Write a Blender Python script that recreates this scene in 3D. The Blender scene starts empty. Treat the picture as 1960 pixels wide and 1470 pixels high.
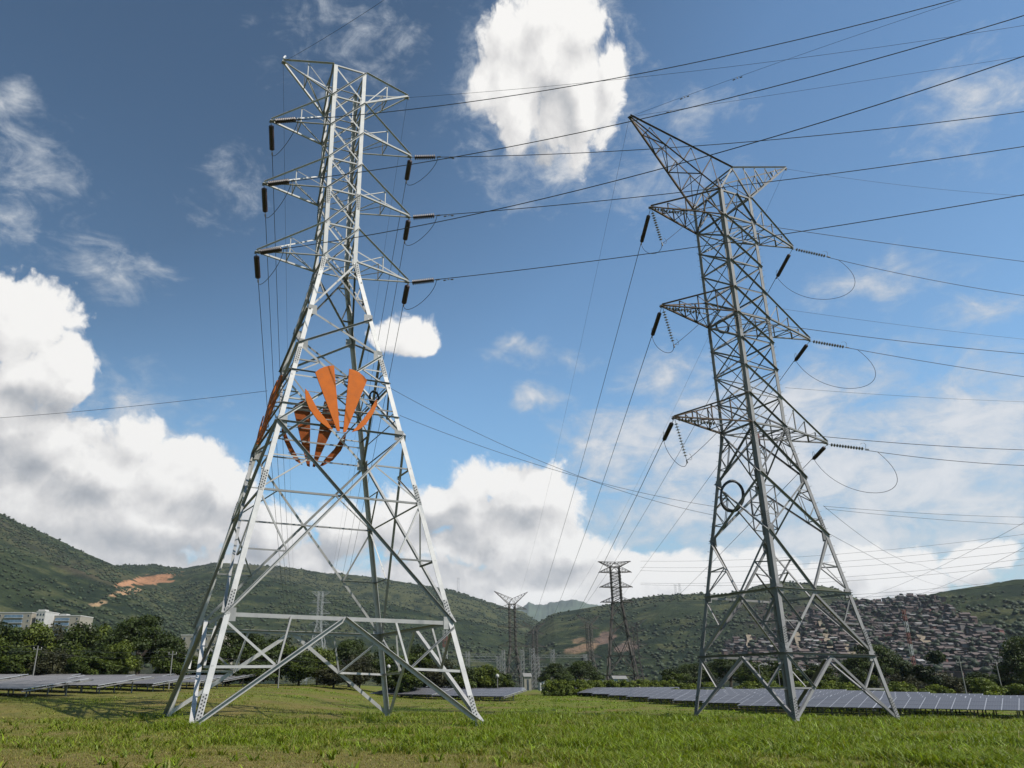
import bpy, math, random
import numpy as np
from mathutils import Vector, Matrix
R = math.radians
random.seed(7)
rng = np.random.default_rng(11)
S = bpy.context.scene
COL = S.collection

# ------------------------------------------------------------------ camera, light, exposure
CAM_H = 1.7
FPX, PITCH, ROLL, PX, PY = 1524.53, 0.353261, -0.0086, -156.6, 23.64   # measured on a 1960 x 1470 frame
cd = bpy.data.cameras.new('camera'); cam = bpy.data.objects.new('camera', cd); COL.objects.link(cam)
cd.sensor_width = 36.0; cd.lens = FPX / 1960 * 36
cd.shift_x = -PX / 1960; cd.shift_y = PY / 1960
cd.clip_start = 0.1; cd.clip_end = 30000
cam.matrix_world = Matrix.Translation((0, 0, CAM_H)) @ Matrix.Rotation(math.pi / 2 + PITCH, 4, 'X') @ Matrix.Rotation(-ROLL, 4, 'Z')
S.camera = cam
SUN_AZ, SUN_EL = 122.0, 50.0
S.view_settings.view_transform = 'Standard'; S.view_settings.look = 'None'
S.view_settings.exposure = 0.42; S.view_settings.gamma = 1.0
S.cycles.use_denoising = True
S.cycles.max_bounces = 6; S.cycles.transparent_max_bounces = 8; S.cycles.volume_bounces = 0
sl = bpy.data.lights.new('sun', 'SUN'); sl.energy = 5.0; sl.angle = R(0.5); sl.color = (1.0, 0.95, 0.87)
so = bpy.data.objects.new('sun', sl); COL.objects.link(so)
sd = Vector((math.sin(R(SUN_AZ)) * math.cos(R(SUN_EL)), math.cos(R(SUN_AZ)) * math.cos(R(SUN_EL)), math.sin(R(SUN_EL))))
so.rotation_euler = (-sd).to_track_quat('-Z', 'Y').to_euler()
so.location = (40, -30, 80)

def ray(x, y):
    """unit-depth direction towards a point of the 1960 x 1470 survey frame"""
    X = (x - 980 - PX) / FPX; Y = -(y - 735 - PY) / FPX
    c, s = math.cos(-ROLL), math.sin(-ROLL); X, Y = X * c - Y * s, X * s + Y * c
    c, s = math.cos(PITCH), math.sin(PITCH)
    return np.array([X, c - Y * s, s + Y * c])
def bearing(x, y):
    d = ray(x, y); return math.atan2(d[0], d[1]), math.atan2(d[2], math.hypot(d[0], d[1]))
def to_px(P):
    P = np.asarray(P, float) - [0, 0, CAM_H]
    c, s = math.cos(PITCH), math.sin(PITCH)
    d = P[..., 1] * c + P[..., 2] * s
    X = P[..., 0] / d; Y = (-P[..., 1] * s + P[..., 2] * c) / d
    c, s = math.cos(ROLL), math.sin(ROLL); X, Y = X * c - Y * s, X * s + Y * c
    return 980 + PX + FPX * X, 735 + PY - FPX * Y

# ------------------------------------------------------------------ node helpers
class G:
    def __init__(self, tree): self.t = tree
    def n(self, kind, **kw):
        nd = self.t.nodes.new(kind)
        for k, v in kw.items(): setattr(nd, k, v)
        return nd
    def put(self, sock, v):
        if isinstance(v, bpy.types.NodeSocket): self.t.links.new(v, sock)
        elif v is not None: sock.default_value = v
    def m(self, op, a, b=None, c=None, clamp=False):
        nd = self.n('ShaderNodeMath', operation=op, use_clamp=clamp)
        for i, v in enumerate((a, b, c)):
            if v is not None: self.put(nd.inputs[i], v)
        return nd.outputs[0]
    def v(self, op, a, b=None, scale=None):
        nd = self.n('ShaderNodeVectorMath', operation=op)
        self.put(nd.inputs[0], a)
        if b is not None: self.put(nd.inputs[1], b)
        if scale is not None: self.put(nd.inputs['Scale'], scale)
        return nd.outputs['Value'] if op in ('LENGTH', 'DOT_PRODUCT') else nd.outputs[0]
    def noise(self, vec, scale, detail=4, rough=0.5, out='Fac', dist=0.0, dim='3D'):
        nd = self.n('ShaderNodeTexNoise', noise_dimensions=dim); self.put(nd.inputs['Vector'], vec)
        nd.inputs['Scale'].default_value = scale; nd.inputs['Detail'].default_value = detail
        nd.inputs['Roughness'].default_value = rough; nd.inputs['Distortion'].default_value = dist
        return nd.outputs[out]
    def ramp(self, fac, stops, interp='LINEAR'):
        nd = self.n('ShaderNodeValToRGB'); self.put(nd.inputs[0], fac); nd.color_ramp.interpolation = interp
        e = nd.color_ramp.elements
        while len(e) < len(stops): e.new(0.5)
        for el, (p, c) in zip(e, stops): el.position = p; el.color = (*c, 1) if len(c) == 3 else c
        return nd.outputs[0]
    def mix(self, fac, a, b, blend='MIX'):
        nd = self.n('ShaderNodeMix', data_type='RGBA', blend_type=blend)
        self.put(nd.inputs[0], fac)
        for s, v in ((nd.inputs[6], a), (nd.inputs[7], b)):
            self.put(s, (*v, 1) if isinstance(v, tuple) and len(v) == 3 else v)
        return nd.outputs[2]
    def smooth(self, x, lo, hi):
        nd = self.n('ShaderNodeMapRange', interpolation_type='SMOOTHSTEP'); self.put(nd.inputs[0], x)
        nd.inputs[1].default_value = lo; nd.inputs[2].default_value = hi
        return nd.outputs[0]

# ------------------------------------------------------------------ world: Nishita sky with clouds by bearing
W = bpy.data.worlds.new('World'); S.world = W; W.use_nodes = True; W.cycles.sampling_method = 'MANUAL'; W.cycles.sample_map_resolution = 256
wt = W.node_tree; wt.nodes.clear(); g = G(wt)
sky = g.n('ShaderNodeTexSky', sky_type='NISHITA', sun_disc=False)
sky.sun_elevation = R(SUN_EL); sky.sun_rotation = R(SUN_AZ); sky.altitude = 1000; sky.air_density = 1.0; sky.dust_density = 0.6; sky.ozone_density = 2.0
tc = g.n('ShaderNodeTexCoord'); sx = g.n('ShaderNodeSeparateXYZ'); wt.links.new(tc.outputs['Generated'], sx.inputs[0])
az = g.m('ARCTAN2', sx.outputs[0], sx.outputs[1]); el = g.m('ARCSINE', sx.outputs[2])
cb = g.n('ShaderNodeCombineXYZ'); wt.links.new(az, cb.inputs[0]); wt.links.new(el, cb.inputs[1])
ANG = cb.outputs[0]
K = 1.0 / 1524.0
SKYMUL = (1.16, 1.22, 1.00)
# cumulus heaps: x, y, half width, half height in survey units
HEAP = [(1045,95,118,108),(1118,195,92,120),(990,195,88,115),(1065,235,110,85),(955,110,55,60),(1105,255,60,55,.8),(1165,150,45,70),
 (35,625,120,112),(110,695,75,62),(5,560,55,52),(135,735,45,30),(60,720,110,60),
 (205,905,110,80),(330,905,112,78),(430,940,80,66),(100,850,105,75),(0,800,115,85),(60,965,200,110),(300,1000,255,90),(525,1020,80,66),(590,1075,55,36),(270,840,60,50),(370,870,50,40),
 (790,640,70,42),(745,648,52,36),(800,660,50,30),
 (905,930,72,66),(960,925,66,50),(1040,940,95,70),(900,985,110,70),(850,960,60,50),(1030,960,95,62),(955,1030,190,80),(1095,1060,90,60),(775,1005,100,76),(660,1015,80,60),(1180,1095,80,48),(900,1110,260,60),(1110,1120,120,50),
 (1640,1085,62,50),(1740,1085,62,45),(1850,1092,48,32),(1300,1105,130,50),(1450,1105,150,42),(1900,1050,50,34),(1580,1110,80,40),(1720,1120,130,40),(120,1060,260,70),(450,1110,300,60),(980,1150,330,40),(1350,1140,300,40),(1110,50,70,70),(975,60,70,60),(1040,20,90,60),(930,160,50,60)]
VEIL = [(1060,230,180,130,.7),(1080,310,70,60,1.0),(930,170,70,90,.7),(1050,90,170,130,.9),(230,850,200,110,.8),(1230,830,190,70),(1400,880,260,115),(1650,900,310,115),(1860,800,220,95),(1500,780,150,45),(1820,960,260,85),(1600,1000,330,85),(1300,985,230,80),(1900,880,200,120),
 (75,320,75,65,0.5),(20,445,55,42,0.55),(205,505,85,42,0.42),(300,495,34,22,0.35),(430,360,52,46,0.3),(20,205,44,38,0.55),(1345,210,95,34,0.5),(1240,345,95,42,0.4),(1865,205,100,66,0.5),(1690,545,115,32,0.55),(1885,600,75,26,0.55),(1285,725,66,52,0.55),(990,670,56,20,0.55),(610,30,66,52,0.25),(700,70,80,50,0.25),(1080,690,60,16,0.3),(1470,950,200,60),(1500,850,330,150),(1750,930,330,150),(1600,1060,450,70),(1000,1165,1100,60),(500,1120,700,90),(1200,1130,700,70),(1020,760,60,30),(1150,880,90,60)]
GREY = [(70,1045,270,85),(430,1075,260,60),(1060,215,70,60),(900,1110,270,38),(940,1005,140,34),(60,775,150,50),(1080,1105,140,40),(840,1010,120,40),(150,965,110,40),(400,990,150,40),(1030,330,90,40),(5,880,110,70),(1000,890,50,30),(650,1040,90,40)]
def field(gr, P, blobs, soft=0.18):
    acc = None
    for (x, y, rx, ry, *k) in blobs:
        a, e = bearing(x, y)
        d = gr.v('SUBTRACT', P, (a, e, 0)); d = gr.v('MULTIPLY', d, (1 / (rx * K), 1 / (ry * K), 0))
        k = k[0] if k else 1.0
        f = gr.m('MULTIPLY_ADD', gr.v('LENGTH', d), -k, k)
        acc = f if acc is None else gr.m('SMOOTH_MAX', acc, f, soft)
    return acc
def group(name, build):
    t = bpy.data.node_groups.new(name, 'ShaderNodeTree')
    t.interface.new_socket('P', in_out='INPUT', socket_type='NodeSocketVector')
    t.interface.new_socket('F', in_out='OUTPUT', socket_type='NodeSocketFloat')
    i = t.nodes.new('NodeGroupInput'); o = t.nodes.new('NodeGroupOutput'); gg = G(t)
    t.links.new(build(gg, i.outputs[0]), o.inputs[0]); return t
def heap_build(q, P):
    w = q.v('SUBTRACT', q.noise(P, 13, 3, 0.55, 'Color', dim='2D'), (.5, .5, .5))
    Pw = q.v('ADD', P, q.v('SCALE', w, scale=0.034))
    F = field(q, Pw, HEAP)
    def lump(sc, det, sm):
        vo = q.n('ShaderNodeTexVoronoi', feature='SMOOTH_F1', voronoi_dimensions='2D'); q.put(vo.inputs['Vector'], Pw)
        vo.inputs['Scale'].default_value = sc; vo.inputs['Detail'].default_value = det; vo.inputs['Roughness'].default_value = 0.6; vo.inputs['Smoothness'].default_value = sm
        return q.m('SUBTRACT', 0.42, vo.outputs['Distance'])
    D = q.m('ADD', F, q.m('MULTIPLY', lump(24, 4.0, .35), 0.34))
    n2 = q.m('SUBTRACT', q.noise(Pw, 26, 10, 0.62, dim='2D'), 0.5); return q.m('ADD', D, q.m('MULTIPLY', n2, 0.56))
hg = group('heap_density', heap_build)
def use(gr, P):
    nd = g.n('ShaderNodeGroup'); nd.node_tree = gr; g.put(nd.inputs[0], P); return nd.outputs[0]
D0 = use(hg, ANG)
D1 = use(hg, g.v('ADD', ANG, (0.017, 0.027, 0)))
relief = g.m('SUBTRACT', D0, D1)
edge_soft = g.noise(ANG, 10, 2, .5, dim='2D')
heap_a = g.smooth(g.m('MULTIPLY_ADD', g.m('SUBTRACT', edge_soft, .5), .50, D0), -0.17, 0.15)
wv = g.v('MULTIPLY', ANG, (1.0, 1.9, 1))
wisp = g.noise(wv, 15, 9, 0.62, dist=0.5, dim='2D')
wisp2 = g.noise(wv, 50, 5, 0.65, dim='2D')
V0 = field(g, g.v('ADD', ANG, g.v('SCALE', g.v('SUBTRACT', g.noise(ANG, 9, 4, 0.55, 'Color', dim='2D'), (.5, .5, .5)), scale=0.08)), VEIL, 0.3)
veil = g.m('ADD', V0, g.m('MULTIPLY', g.m('SUBTRACT', wisp, 0.5), 1.7))
veil = g.m('ADD', veil, g.m('MULTIPLY', g.m('SUBTRACT', wisp2, 0.5), 0.6))
veil_a = g.m('MULTIPLY', g.smooth(veil, -0.22, 0.95), 0.86)
GF = field(g, g.v('ADD', ANG, g.v('SCALE', g.v('SUBTRACT', g.noise(ANG, 12, 5, 0.55, 'Color', dim='2D'), (.5, .5, .5)), scale=0.09)), GREY, 0.25)
grey = g.m('MULTIPLY', g.smooth(GF, -0.25, 0.65), 0.9)
lit = g.m('MULTIPLY_ADD', relief, 0.40, 0.78)
lit = g.m('SUBTRACT', lit, g.m('MULTIPLY', grey, 0.36), clamp=True)
heapcol = g.ramp(lit, [(0.0, (3.0, 3.2, 3.6)), (0.30, (4.6, 4.75, 5.0)), (0.60, (7.2, 7.1, 7.05)), (0.88, (9.5, 9.35, 9.1))])
veilcol = g.mix(g.smooth(veil, 0.2, 1.3), (5.2, 5.7, 6.3), (8.0, 7.9, 7.9))
gm = g.n('ShaderNodeGamma'); wt.links.new(sky.outputs[0], gm.inputs[0]); gm.inputs[1].default_value = 1.35
away = g.m('MULTIPLY_ADD', az, 0.75, g.m('MULTIPLY_ADD', el, -0.95, 1.42))          # deepest blue high up and away from the sun
away = g.m('MINIMUM', g.m('MAXIMUM', away, 0.66), 1.10)
low = g.m('MULTIPLY_ADD', g.smooth(el, 0.02, 0.36), 0.50, 0.50)
skyc = g.v('SCALE', g.mix(1.0, gm.outputs[0], SKYMUL, 'MULTIPLY'), scale=g.m('MULTIPLY', away, low))
c1 = g.mix(veil_a, skyc, veilcol)
c2 = g.mix(heap_a, c1, heapcol)
bg = g.n('ShaderNodeBackground'); bg.inputs[1].default_value = 0.075; wt.links.new(c2, bg.inputs[0])
wo = g.n('ShaderNodeOutputWorld'); wt.links.new(bg.outputs[0], wo.inputs[0])

# ------------------------------------------------------------------ materials
def mat(name, color=(.5, .5, .5), rough=.6, metal=0.0, var=0.0, scale=3.0, second=None, spec=0.5, detail=5, bump=0.0):
    m = bpy.data.materials.new(name); m.use_nodes = True; q = G(m.node_tree); b = m.node_tree.nodes['Principled BSDF']
    b.inputs['Roughness'].default_value = rough; b.inputs['Metallic'].default_value = metal
    b.inputs['Specular IOR Level'].default_value = spec
    b.inputs['Base Color'].default_value = (*color, 1)
    if var > 0 or second:
        t = q.n('ShaderNodeTexCoord')
        f = q.noise(t.outputs['Object'], scale, detail, 0.6)
        lo = tuple(c * (1 - var) for c in color); hi = second or tuple(min(1, c * (1 + var)) for c in color)
        q.put(b.inputs['Base Color'], q.ramp(f, [(0.34, lo), (0.66, hi)]))
        q.put(b.inputs['Roughness'], q.m('MULTIPLY_ADD', f, 0.3, rough - 0.15))
        if bump:
            bn = q.n('ShaderNodeBump'); bn.inputs['Strength'].default_value = bump; q.put(bn.inputs['Height'], f); q.put(b.inputs['Normal'], bn.outputs[0])
    return m
def steel(name, lo, hi, rough, stain, spec=.3):
    m = bpy.data.materials.new(name); m.use_nodes = True; q = G(m.node_tree); b = m.node_tree.nodes['Principled BSDF']
    ge = q.n('ShaderNodeNewGeometry'); t = q.n('ShaderNodeTexCoord')
    c = q.ramp(ge.outputs['Random Per Island'], [(0.0, lo), (0.75, hi), (1.0, tuple(x * 1.08 for x in hi))])
    n = q.noise(t.outputs['Object'], 1.7, 6, .65); n2 = q.noise(q.v('MULTIPLY', t.outputs['Object'], (9, 9, .8)), 1.0, 5, .7)
    c = q.mix(1.0, c, q.ramp(n, [(.30, (.82, .82, .83)), (.65, (1.06, 1.06, 1.05))]), 'MULTIPLY')
    c = q.mix(q.m('MULTIPLY', q.smooth(n2, .56, .78), .55), c, stain)
    q.put(b.inputs['Base Color'], c); b.inputs['Roughness'].default_value = rough; b.inputs['Specular IOR Level'].default_value = spec
    return m
M = {}
M['zinc'] = steel('galvanised_steel', (.125, .124, .123), (.330, .323, .313), .52, (.17, .15, .13))
M['zinc_leg'] = steel('galvanised_leg_angle', (.37, .362, .352), (.40, .39, .38), .5, (.22, .20, .18), .35)
M['zinc_old'] = steel('weathered_steel', (.085, .082, .083), (.205, .197, .196), .6, (.10, .075, .055))
M['rust'] = mat('rusty_steel', (.070, .062, .056), .75, .0, .3, 2.2, second=(.12, .08, .052), spec=.2)
M['far_steel'] = mat('far_steel', (.062, .050, .042), .7, .1, .2, .7)
M['far_zinc'] = mat('pale_steel', (.30, .30, .30), .6, .1, .1, .7)
M['bolt'] = mat('bolt_heads', (.06, .06, .06), .6, .3, .2, 20)
M['polymer'] = mat('dark_porcelain', (.028, .014, .012), .42, 0, .25, 8)
M['glass'] = mat('toughened_glass', (.085, .078, .058), .3, 0, .2, 10)
M['wire'] = mat('stranded_conductor', (.035, .036, .04), .6, .3, .2, 40)
M['fitting'] = mat('line_fitting', (.12, .12, .12), .55, .5, .2, 12)
M['orange'] = mat('orange_paint', (.335, .086, .015), .6, 0, .10, 2.4, spec=.04)
M['petal_back'] = mat('petal_back_face', (.25, .066, .018), .8, 0, .25, 1.6, spec=.1)  # darker orange for the inward faces of the petals
M['rubber'] = mat('black_cable', (.012, .012, .013), .5, 0, .2, 30)
M['post'] = mat('array_post', (.17, .16, .15), .6, .3, .2, 5)
M['alu'] = mat('array_frame', (.42, .42, .43), .45, .4, .08, 3)
M['wood'] = mat('bark', (.085, .066, .05), .9, 0, .35, 4, bump=.4)
M['concrete'] = mat('pale_concrete', (.16, .155, .145), .8, 0, .15, 3)
M['cream'] = mat('cream_render', (.23, .205, .165), .85, 0, .1, .6)
M['white'] = mat('white_render', (.36, .345, .325), .8, 0, .08, .6)
M['dark_glass'] = mat('window_glass', (.035, .045, .06), .15, 0, .3, .8)
M['blue_glass'] = mat('balcony_glass', (.10, .15, .21), .25, 0, .3, .4)
M['redwhite'] = mat('red_mast_paint', (.15, .045, .035), .7, 0, .2, .5)

# ------------------------------------------------------------------ mesh helpers
class MB:
    def __init__(self): self.v = []; self.f = []
    def add(self, vs, fs):
        o = len(self.v); self.v += [tuple(map(float, p)) for p in vs]; self.f += [tuple(i + o for i in q) for q in fs]
    def prism(self, P, Q, poly, u, w):
        n = len(poly); P = np.asarray(P, float); Q = np.asarray(Q, float)
        vs = [P + u * a + w * b for a, b in poly] + [Q + u * a + w * b for a, b in poly]
        fs = [(i, (i + 1) % n, n + (i + 1) % n, n + i) for i in range(n)] + [tuple(range(n))[::-1], tuple(range(n, 2 * n))]
        self.add(vs, fs)
    def angle_out(self, P, Q, w, n, off=0.0):
        """angle iron bolted with its free leg along the upper edge, turned outward to shade the flange below"""
        P = np.asarray(P, float); Q = np.asarray(Q, float); d = Q - P; d /= np.linalg.norm(d)
        n = np.asarray(n, float); n = n - d * (n @ d); n /= np.linalg.norm(n); s = np.cross(d, n)
        if s[2] < 0: s = -s
        t = max(.012, w * .12); h = w / 2
        self.prism(P + n * off, Q + n * off, [(-h, 0), (h, 0), (h, w), (h - t, w), (h - t, t), (-h, t)], s, n)
    def angle(self, P, Q, w, n, t=None, off=0.0, side=1):
        """angle iron: one leg in the plane across n, the other turned inward along -n"""
        P = np.asarray(P, float); Q = np.asarray(Q, float); d = Q - P; d /= np.linalg.norm(d)
        n = np.asarray(n, float); n = n - d * (n @ d); n /= np.linalg.norm(n); s = np.cross(d, n) * side
        t = t or max(.012, w * .12); h = w / 2
        self.prism(P - n * off, Q - n * off, [(-h, 0), (h, 0), (h, -t), (-h + t, -t), (-h + t, -w), (-h, -w)], s, n)
    def corner(self, P, Q, w, u1, u2, t=.03):
        d = np.asarray(Q, float) - np.asarray(P, float); d /= np.linalg.norm(d)
        u1 = np.asarray(u1, float); u1 = u1 - d * (u1 @ d); u1 /= np.linalg.norm(u1)
        u2 = np.asarray(u2, float); u2 = u2 - d * (u2 @ d); u2 /= np.linalg.norm(u2)
        self.prism(P, Q, [(0, 0), (w, 0), (w, t), (t, t), (t, w), (0, w)], u1, u2)
    def box(self, c, sz, ax=None):
        c = np.asarray(c, float); A = np.eye(3) if ax is None else np.asarray(ax, float)
        h = np.asarray(sz, float) / 2
        vs = [c + A[0] * h[0] * x + A[1] * h[1] * y + A[2] * h[2] * z for x in (-1, 1) for y in (-1, 1) for z in (-1, 1)]
        self.add(vs, [(0, 1, 3, 2), (4, 6, 7, 5), (0, 4, 5, 1), (2, 3, 7, 6), (0, 2, 6, 4), (1, 5, 7, 3)])
    def tube(self, pts, r, k=6, closed=False):
        pts = [np.asarray(p, float) for p in pts]; n = len(pts); rs = r if hasattr(r, '__len__') else [r] * n
        up = np.array([0.13, 0.21, 0.97]); rings = []
        for i, p in enumerate(pts):
            a = pts[(i - 1) % n] if (i or closed) else p; b = pts[(i + 1) % n] if (i < n - 1 or closed) else p
            d = b - a; d = d / (np.linalg.norm(d) + 1e-12)
            s = np.cross(d, up); ln = np.linalg.norm(s)
            if ln < 1e-4: s = np.cross(d, [1, 0, 0]); ln = np.linalg.norm(s)
            s /= ln; t = np.cross(s, d)
            rings.append([p + (s * math.cos(2 * math.pi * j / k) + t * math.sin(2 * math.pi * j / k)) * rs[i] for j in range(k)])
        vs = [q for rg in rings for q in rg]; fs = []
        for i in range(n if closed else n - 1):
            i2 = (i + 1) % n
            fs += [(i * k + j, i * k + (j + 1) % k, i2 * k + (j + 1) % k, i2 * k + j) for j in range(k)]
        if not closed: fs += [tuple(range(k))[::-1], tuple(range((n - 1) * k, n * k))]
        self.add(vs, fs)
    def lathe(self, prof, k=12, axis=None, base=(0, 0, 0)):
        """prof: (radius, height) along local z"""
        vs = []; fs = []
        for r, z in prof: vs += [(r * math.cos(2 * math.pi * j / k) + base[0], r * math.sin(2 * math.pi * j / k) + base[1], z + base[2]) for j in range(k)]
        for i in range(len(prof) - 1): fs += [(i * k + j, i * k + (j + 1) % k, (i + 1) * k + (j + 1) % k, (i + 1) * k + j) for j in range(k)]
        fs += [tuple(range(k))[::-1], tuple(range((len(prof) - 1) * k, len(prof) * k))]
        self.add(vs, fs)
    def build(self, name, m, parent=None, smooth=False):
        me = bpy.data.meshes.new(name); me.from_pydata(self.v, [], self.f)
        for x in (m if isinstance(m, (list, tuple)) else [m]): me.materials.append(x)
        if smooth: me.polygons.foreach_set('use_smooth', [True] * len(me.polygons))
        me.update(); o = bpy.data.objects.new(name, me); COL.objects.link(o)
        if parent: o.parent = parent
        return o
def np_mesh(name, V, F, m, parent=None, smooth=False, color=None):
    """V (n,3), F (k,4) with equal sided faces, or a list of such arrays"""
    me = bpy.data.meshes.new(name); Fs = F if isinstance(F, list) else [F]
    V = np.ascontiguousarray(V, dtype=np.float32); me.vertices.add(len(V)); me.vertices.foreach_set('co', V.ravel())
    nl = sum(f.size for f in Fs); npg = sum(len(f) for f in Fs)
    me.loops.add(nl); me.loops.foreach_set('vertex_index', np.concatenate([f.ravel() for f in Fs]).astype(np.int32))
    me.polygons.add(npg); cnt = np.concatenate([np.full(len(f), f.shape[1]) for f in Fs])
    me.polygons.foreach_set('loop_start', np.concatenate([[0], np.cumsum(cnt)[:-1]]).astype(np.int32))
    if smooth: me.polygons.foreach_set('use_smooth', np.ones(npg, bool))
    if color is not None:
        a = me.attributes.new('tint', 'FLOAT_COLOR', 'POINT'); c4 = np.ones((len(V), 4), np.float32); c4[:, :3] = color; a.data.foreach_set('color', c4.ravel())
    for x in (m if isinstance(m, (list, tuple)) else [m]): me.materials.append(x)
    me.update(calc_edges=True); me.validate()
    o = bpy.data.objects.new(name, me); COL.objects.link(o)
    if parent: o.parent = parent
    return o
def tag(o, label=None, cat=None, group=None, kind=None):
    if label: o['label'] = label
    if cat: o['category'] = cat
    if group: o['group'] = group
    if kind: o['kind'] = kind
    return o
def empty(name, loc, rz=0.0):
    o = bpy.data.objects.new(name, None); COL.objects.link(o); o.location = loc; o.rotation_euler = (0, 0, rz); return o
KIDS = {}
def kids(o): return [c for c in COL.objects if c.parent == o]
def copy_tree(o, parent=None, skip=()):
    if o.name not in KIDS: KIDS[o.name] = kids(o)
    c = o.copy(); COL.objects.link(c)
    if parent: c.parent = parent
    for ch in KIDS[o.name]:
        if ch.name.split('.')[0] not in skip: copy_tree(ch, c, skip)
    return c

# ------------------------------------------------------------------ value noise
def vnoise(x, y, seed=0):
    x = np.asarray(x, float); y = np.asarray(y, float); xi = np.floor(x).astype(np.int64); yi = np.floor(y).astype(np.int64); fx = x - xi; fy = y - yi
    def h(i, j):
        k = (i * 374761393 + j * 668265263 + seed * 974634397) & 0xffffffff
        k = ((k ^ (k >> 13)) * 1274126177) & 0xffffffff; return ((k ^ (k >> 16)) & 0xffff) / 65535.0
    u = fx * fx * (3 - 2 * fx); w = fy * fy * (3 - 2 * fy)
    return (h(xi, yi) * (1 - u) + h(xi + 1, yi) * u) * (1 - w) + (h(xi, yi + 1) * (1 - u) + h(xi + 1, yi + 1) * u) * w
def fbm(x, y, o=4, seed=0, gain=.5):
    a = 1; s = 0; t = 0
    for i in range(o): s = s + a * vnoise(x * 2 ** i, y * 2 ** i, seed + i * 17); t += a; a *= gain
    return s / t
def sstep(x, a, b):
    t = np.clip((np.asarray(x, float) - a) / (b - a), 0, 1); return t * t * (3 - 2 * t)

# ------------------------------------------------------------------ ground
def gz(x, y):
    x = np.asarray(x, float); y = np.asarray(y, float)
    zl = np.interp(y, [0, 50, 62, 80, 120, 200, 600], [0, 0, 1.0, 1.35, 2.3, 2.6, 3.0])
    zr = np.interp(y, [0, 72, 100, 130, 200, 600], [0, 0.05, .55, 1.1, 1.7, 2.5])
    t = sstep(-x, 2, 16)
    return zl * t + zr * (1 - t) + 0.10 * (fbm(x * .12, y * .12, 3, 5) - .5) * sstep(y, 4, 12)
def lush(x, y):
    """how tall and green the grass grows: poor on the near left, rich on the right"""
    px, py = to_px(np.stack([x, y, np.zeros_like(x)], -1))
    l = sstep(px, 150, 1350) * .55 + .30
    w_ = (fbm(x * .35, y * .9, 3, 77) - .5) * 90; l = l - .55 * sstep(py + w_, 1412, 1468) * sstep(1250 - px + w_ * 4, 0, 350)
    l = l + .30 * sstep(py, 1395, 1412) * sstep(1450 - py, 0, 25) * sstep(px, 330, 430)
    for fx, fy in ((-10.3, 37.9), (2.3, 42.7), (-15.2, 51.4), (-2.7, 56.4), (22.2, 51.7), (30.5, 55.3), (18.6, 60.0)):
        l = l + .75 * np.exp(-((x - fx) ** 2 + (y - fy) ** 2) / 2.2)
    l = l - .9 * sstep(fbm(x * .42, y * .30, 3, 123), .60, .72)
    return np.clip(l + (fbm(x * .22, y * .22, 4, 9) - .5) * 1.15 + (fbm(x * 1.3, y * 1.3, 2, 19) - .5) * .5, 0, 1)
def build_ground():
    xs = np.unique(np.concatenate([np.linspace(-1500, -90, 24), np.arange(-90, 120.1, 1.5), np.linspace(120, 1700, 24)]))
    ys = np.unique(np.concatenate([np.linspace(-400, -6, 12), np.arange(-6, 150, 1.5), np.linspace(150, 1500, 30)]))
    X, Y = np.meshgrid(xs, ys); V = np.stack([X, Y, gz(X, Y)], -1).reshape(-1, 3)
    nx, ny = len(xs), len(ys); i = np.arange(nx * ny).reshape(ny, nx)
    F = np.stack([i[:-1, :-1], i[:-1, 1:], i[1:, 1:], i[1:, :-1]], -1).reshape(-1, 4)
    m = bpy.data.materials.new('meadow_soil'); m.use_nodes = True; q = G(m.node_tree); b = m.node_tree.nodes['Principled BSDF']
    b.inputs['Roughness'].default_value = .95; b.inputs['Specular IOR Level'].default_value = .1
    ge = q.n('ShaderNodeNewGeometry'); P = ge.outputs['Position']
    at = q.n('ShaderNodeAttribute', attribute_name='tint')
    n1 = q.noise(P, 2.2, 6, .65); n2 = q.noise(P, 9, 4, .6)
    c = q.mix(q.smooth(n1, .38, .66), at.outputs['Color'], q.mix(1.0, at.outputs['Color'], (.58, .70, .50), 'MULTIPLY'))
    c = q.mix(1.0, c, q.ramp(q.noise(P, .55, 5, .6), [(.3, (.80, .86, .8)), (.7, (1.15, 1.08, 1.1))]), 'MULTIPLY')
    c = q.mix(q.m('MULTIPLY', q.smooth(n2, .60, .74), .55), c, (.15, .115, .055))
    q.put(b.inputs['Base Color'], c)
    L = np.zeros(len(V)); near = (V[:, 1] > 6) & (V[:, 1] < 160); L[near] = lush(V[near, 0], V[near, 1]); L[~near] = .6
    col = np.array([.132, .104, .036])[None] * (1 - L[:, None]) + np.array([.090, .128, .007])[None] * L[:, None]
    o = np_mesh('ground', V, F, m, smooth=True, color=col); tag(o, kind='structure')
    return o
build_ground()

def leaf_mat(name, rough=.6, trans=.35, tint_gain=1.0):
    m = bpy.data.materials.new(name); m.use_nodes = True; q = G(m.node_tree); b = m.node_tree.nodes['Principled BSDF']
    at = q.n('ShaderNodeAttribute', attribute_name='tint')
    col = q.mix(1.0, at.outputs['Color'], (tint_gain,) * 3, 'MULTIPLY')
    q.put(b.inputs['Base Color'], col); b.inputs['Roughness'].default_value = rough; b.inputs['Specular IOR Level'].default_value = .25
    tr = q.n('ShaderNodeBsdfTranslucent'); q.put(tr.inputs[0], q.mix(1.0, col, (1.3, 1.25, .6), 'MULTIPLY'))
    ms = q.n('ShaderNodeMixShader'); ms.inputs[0].default_value = trans
    out = m.node_tree.nodes['Material Output']; m.node_tree.links.new(b.outputs[0], ms.inputs[1]); m.node_tree.links.new(tr.outputs[0], ms.inputs[2]); m.node_tree.links.new(ms.outputs[0], out.inputs[0])
    return m
M['grass'] = leaf_mat('grass_blade', .5, .35)
M['leaf'] = leaf_mat('tree_leaf', .6, .25)

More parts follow.
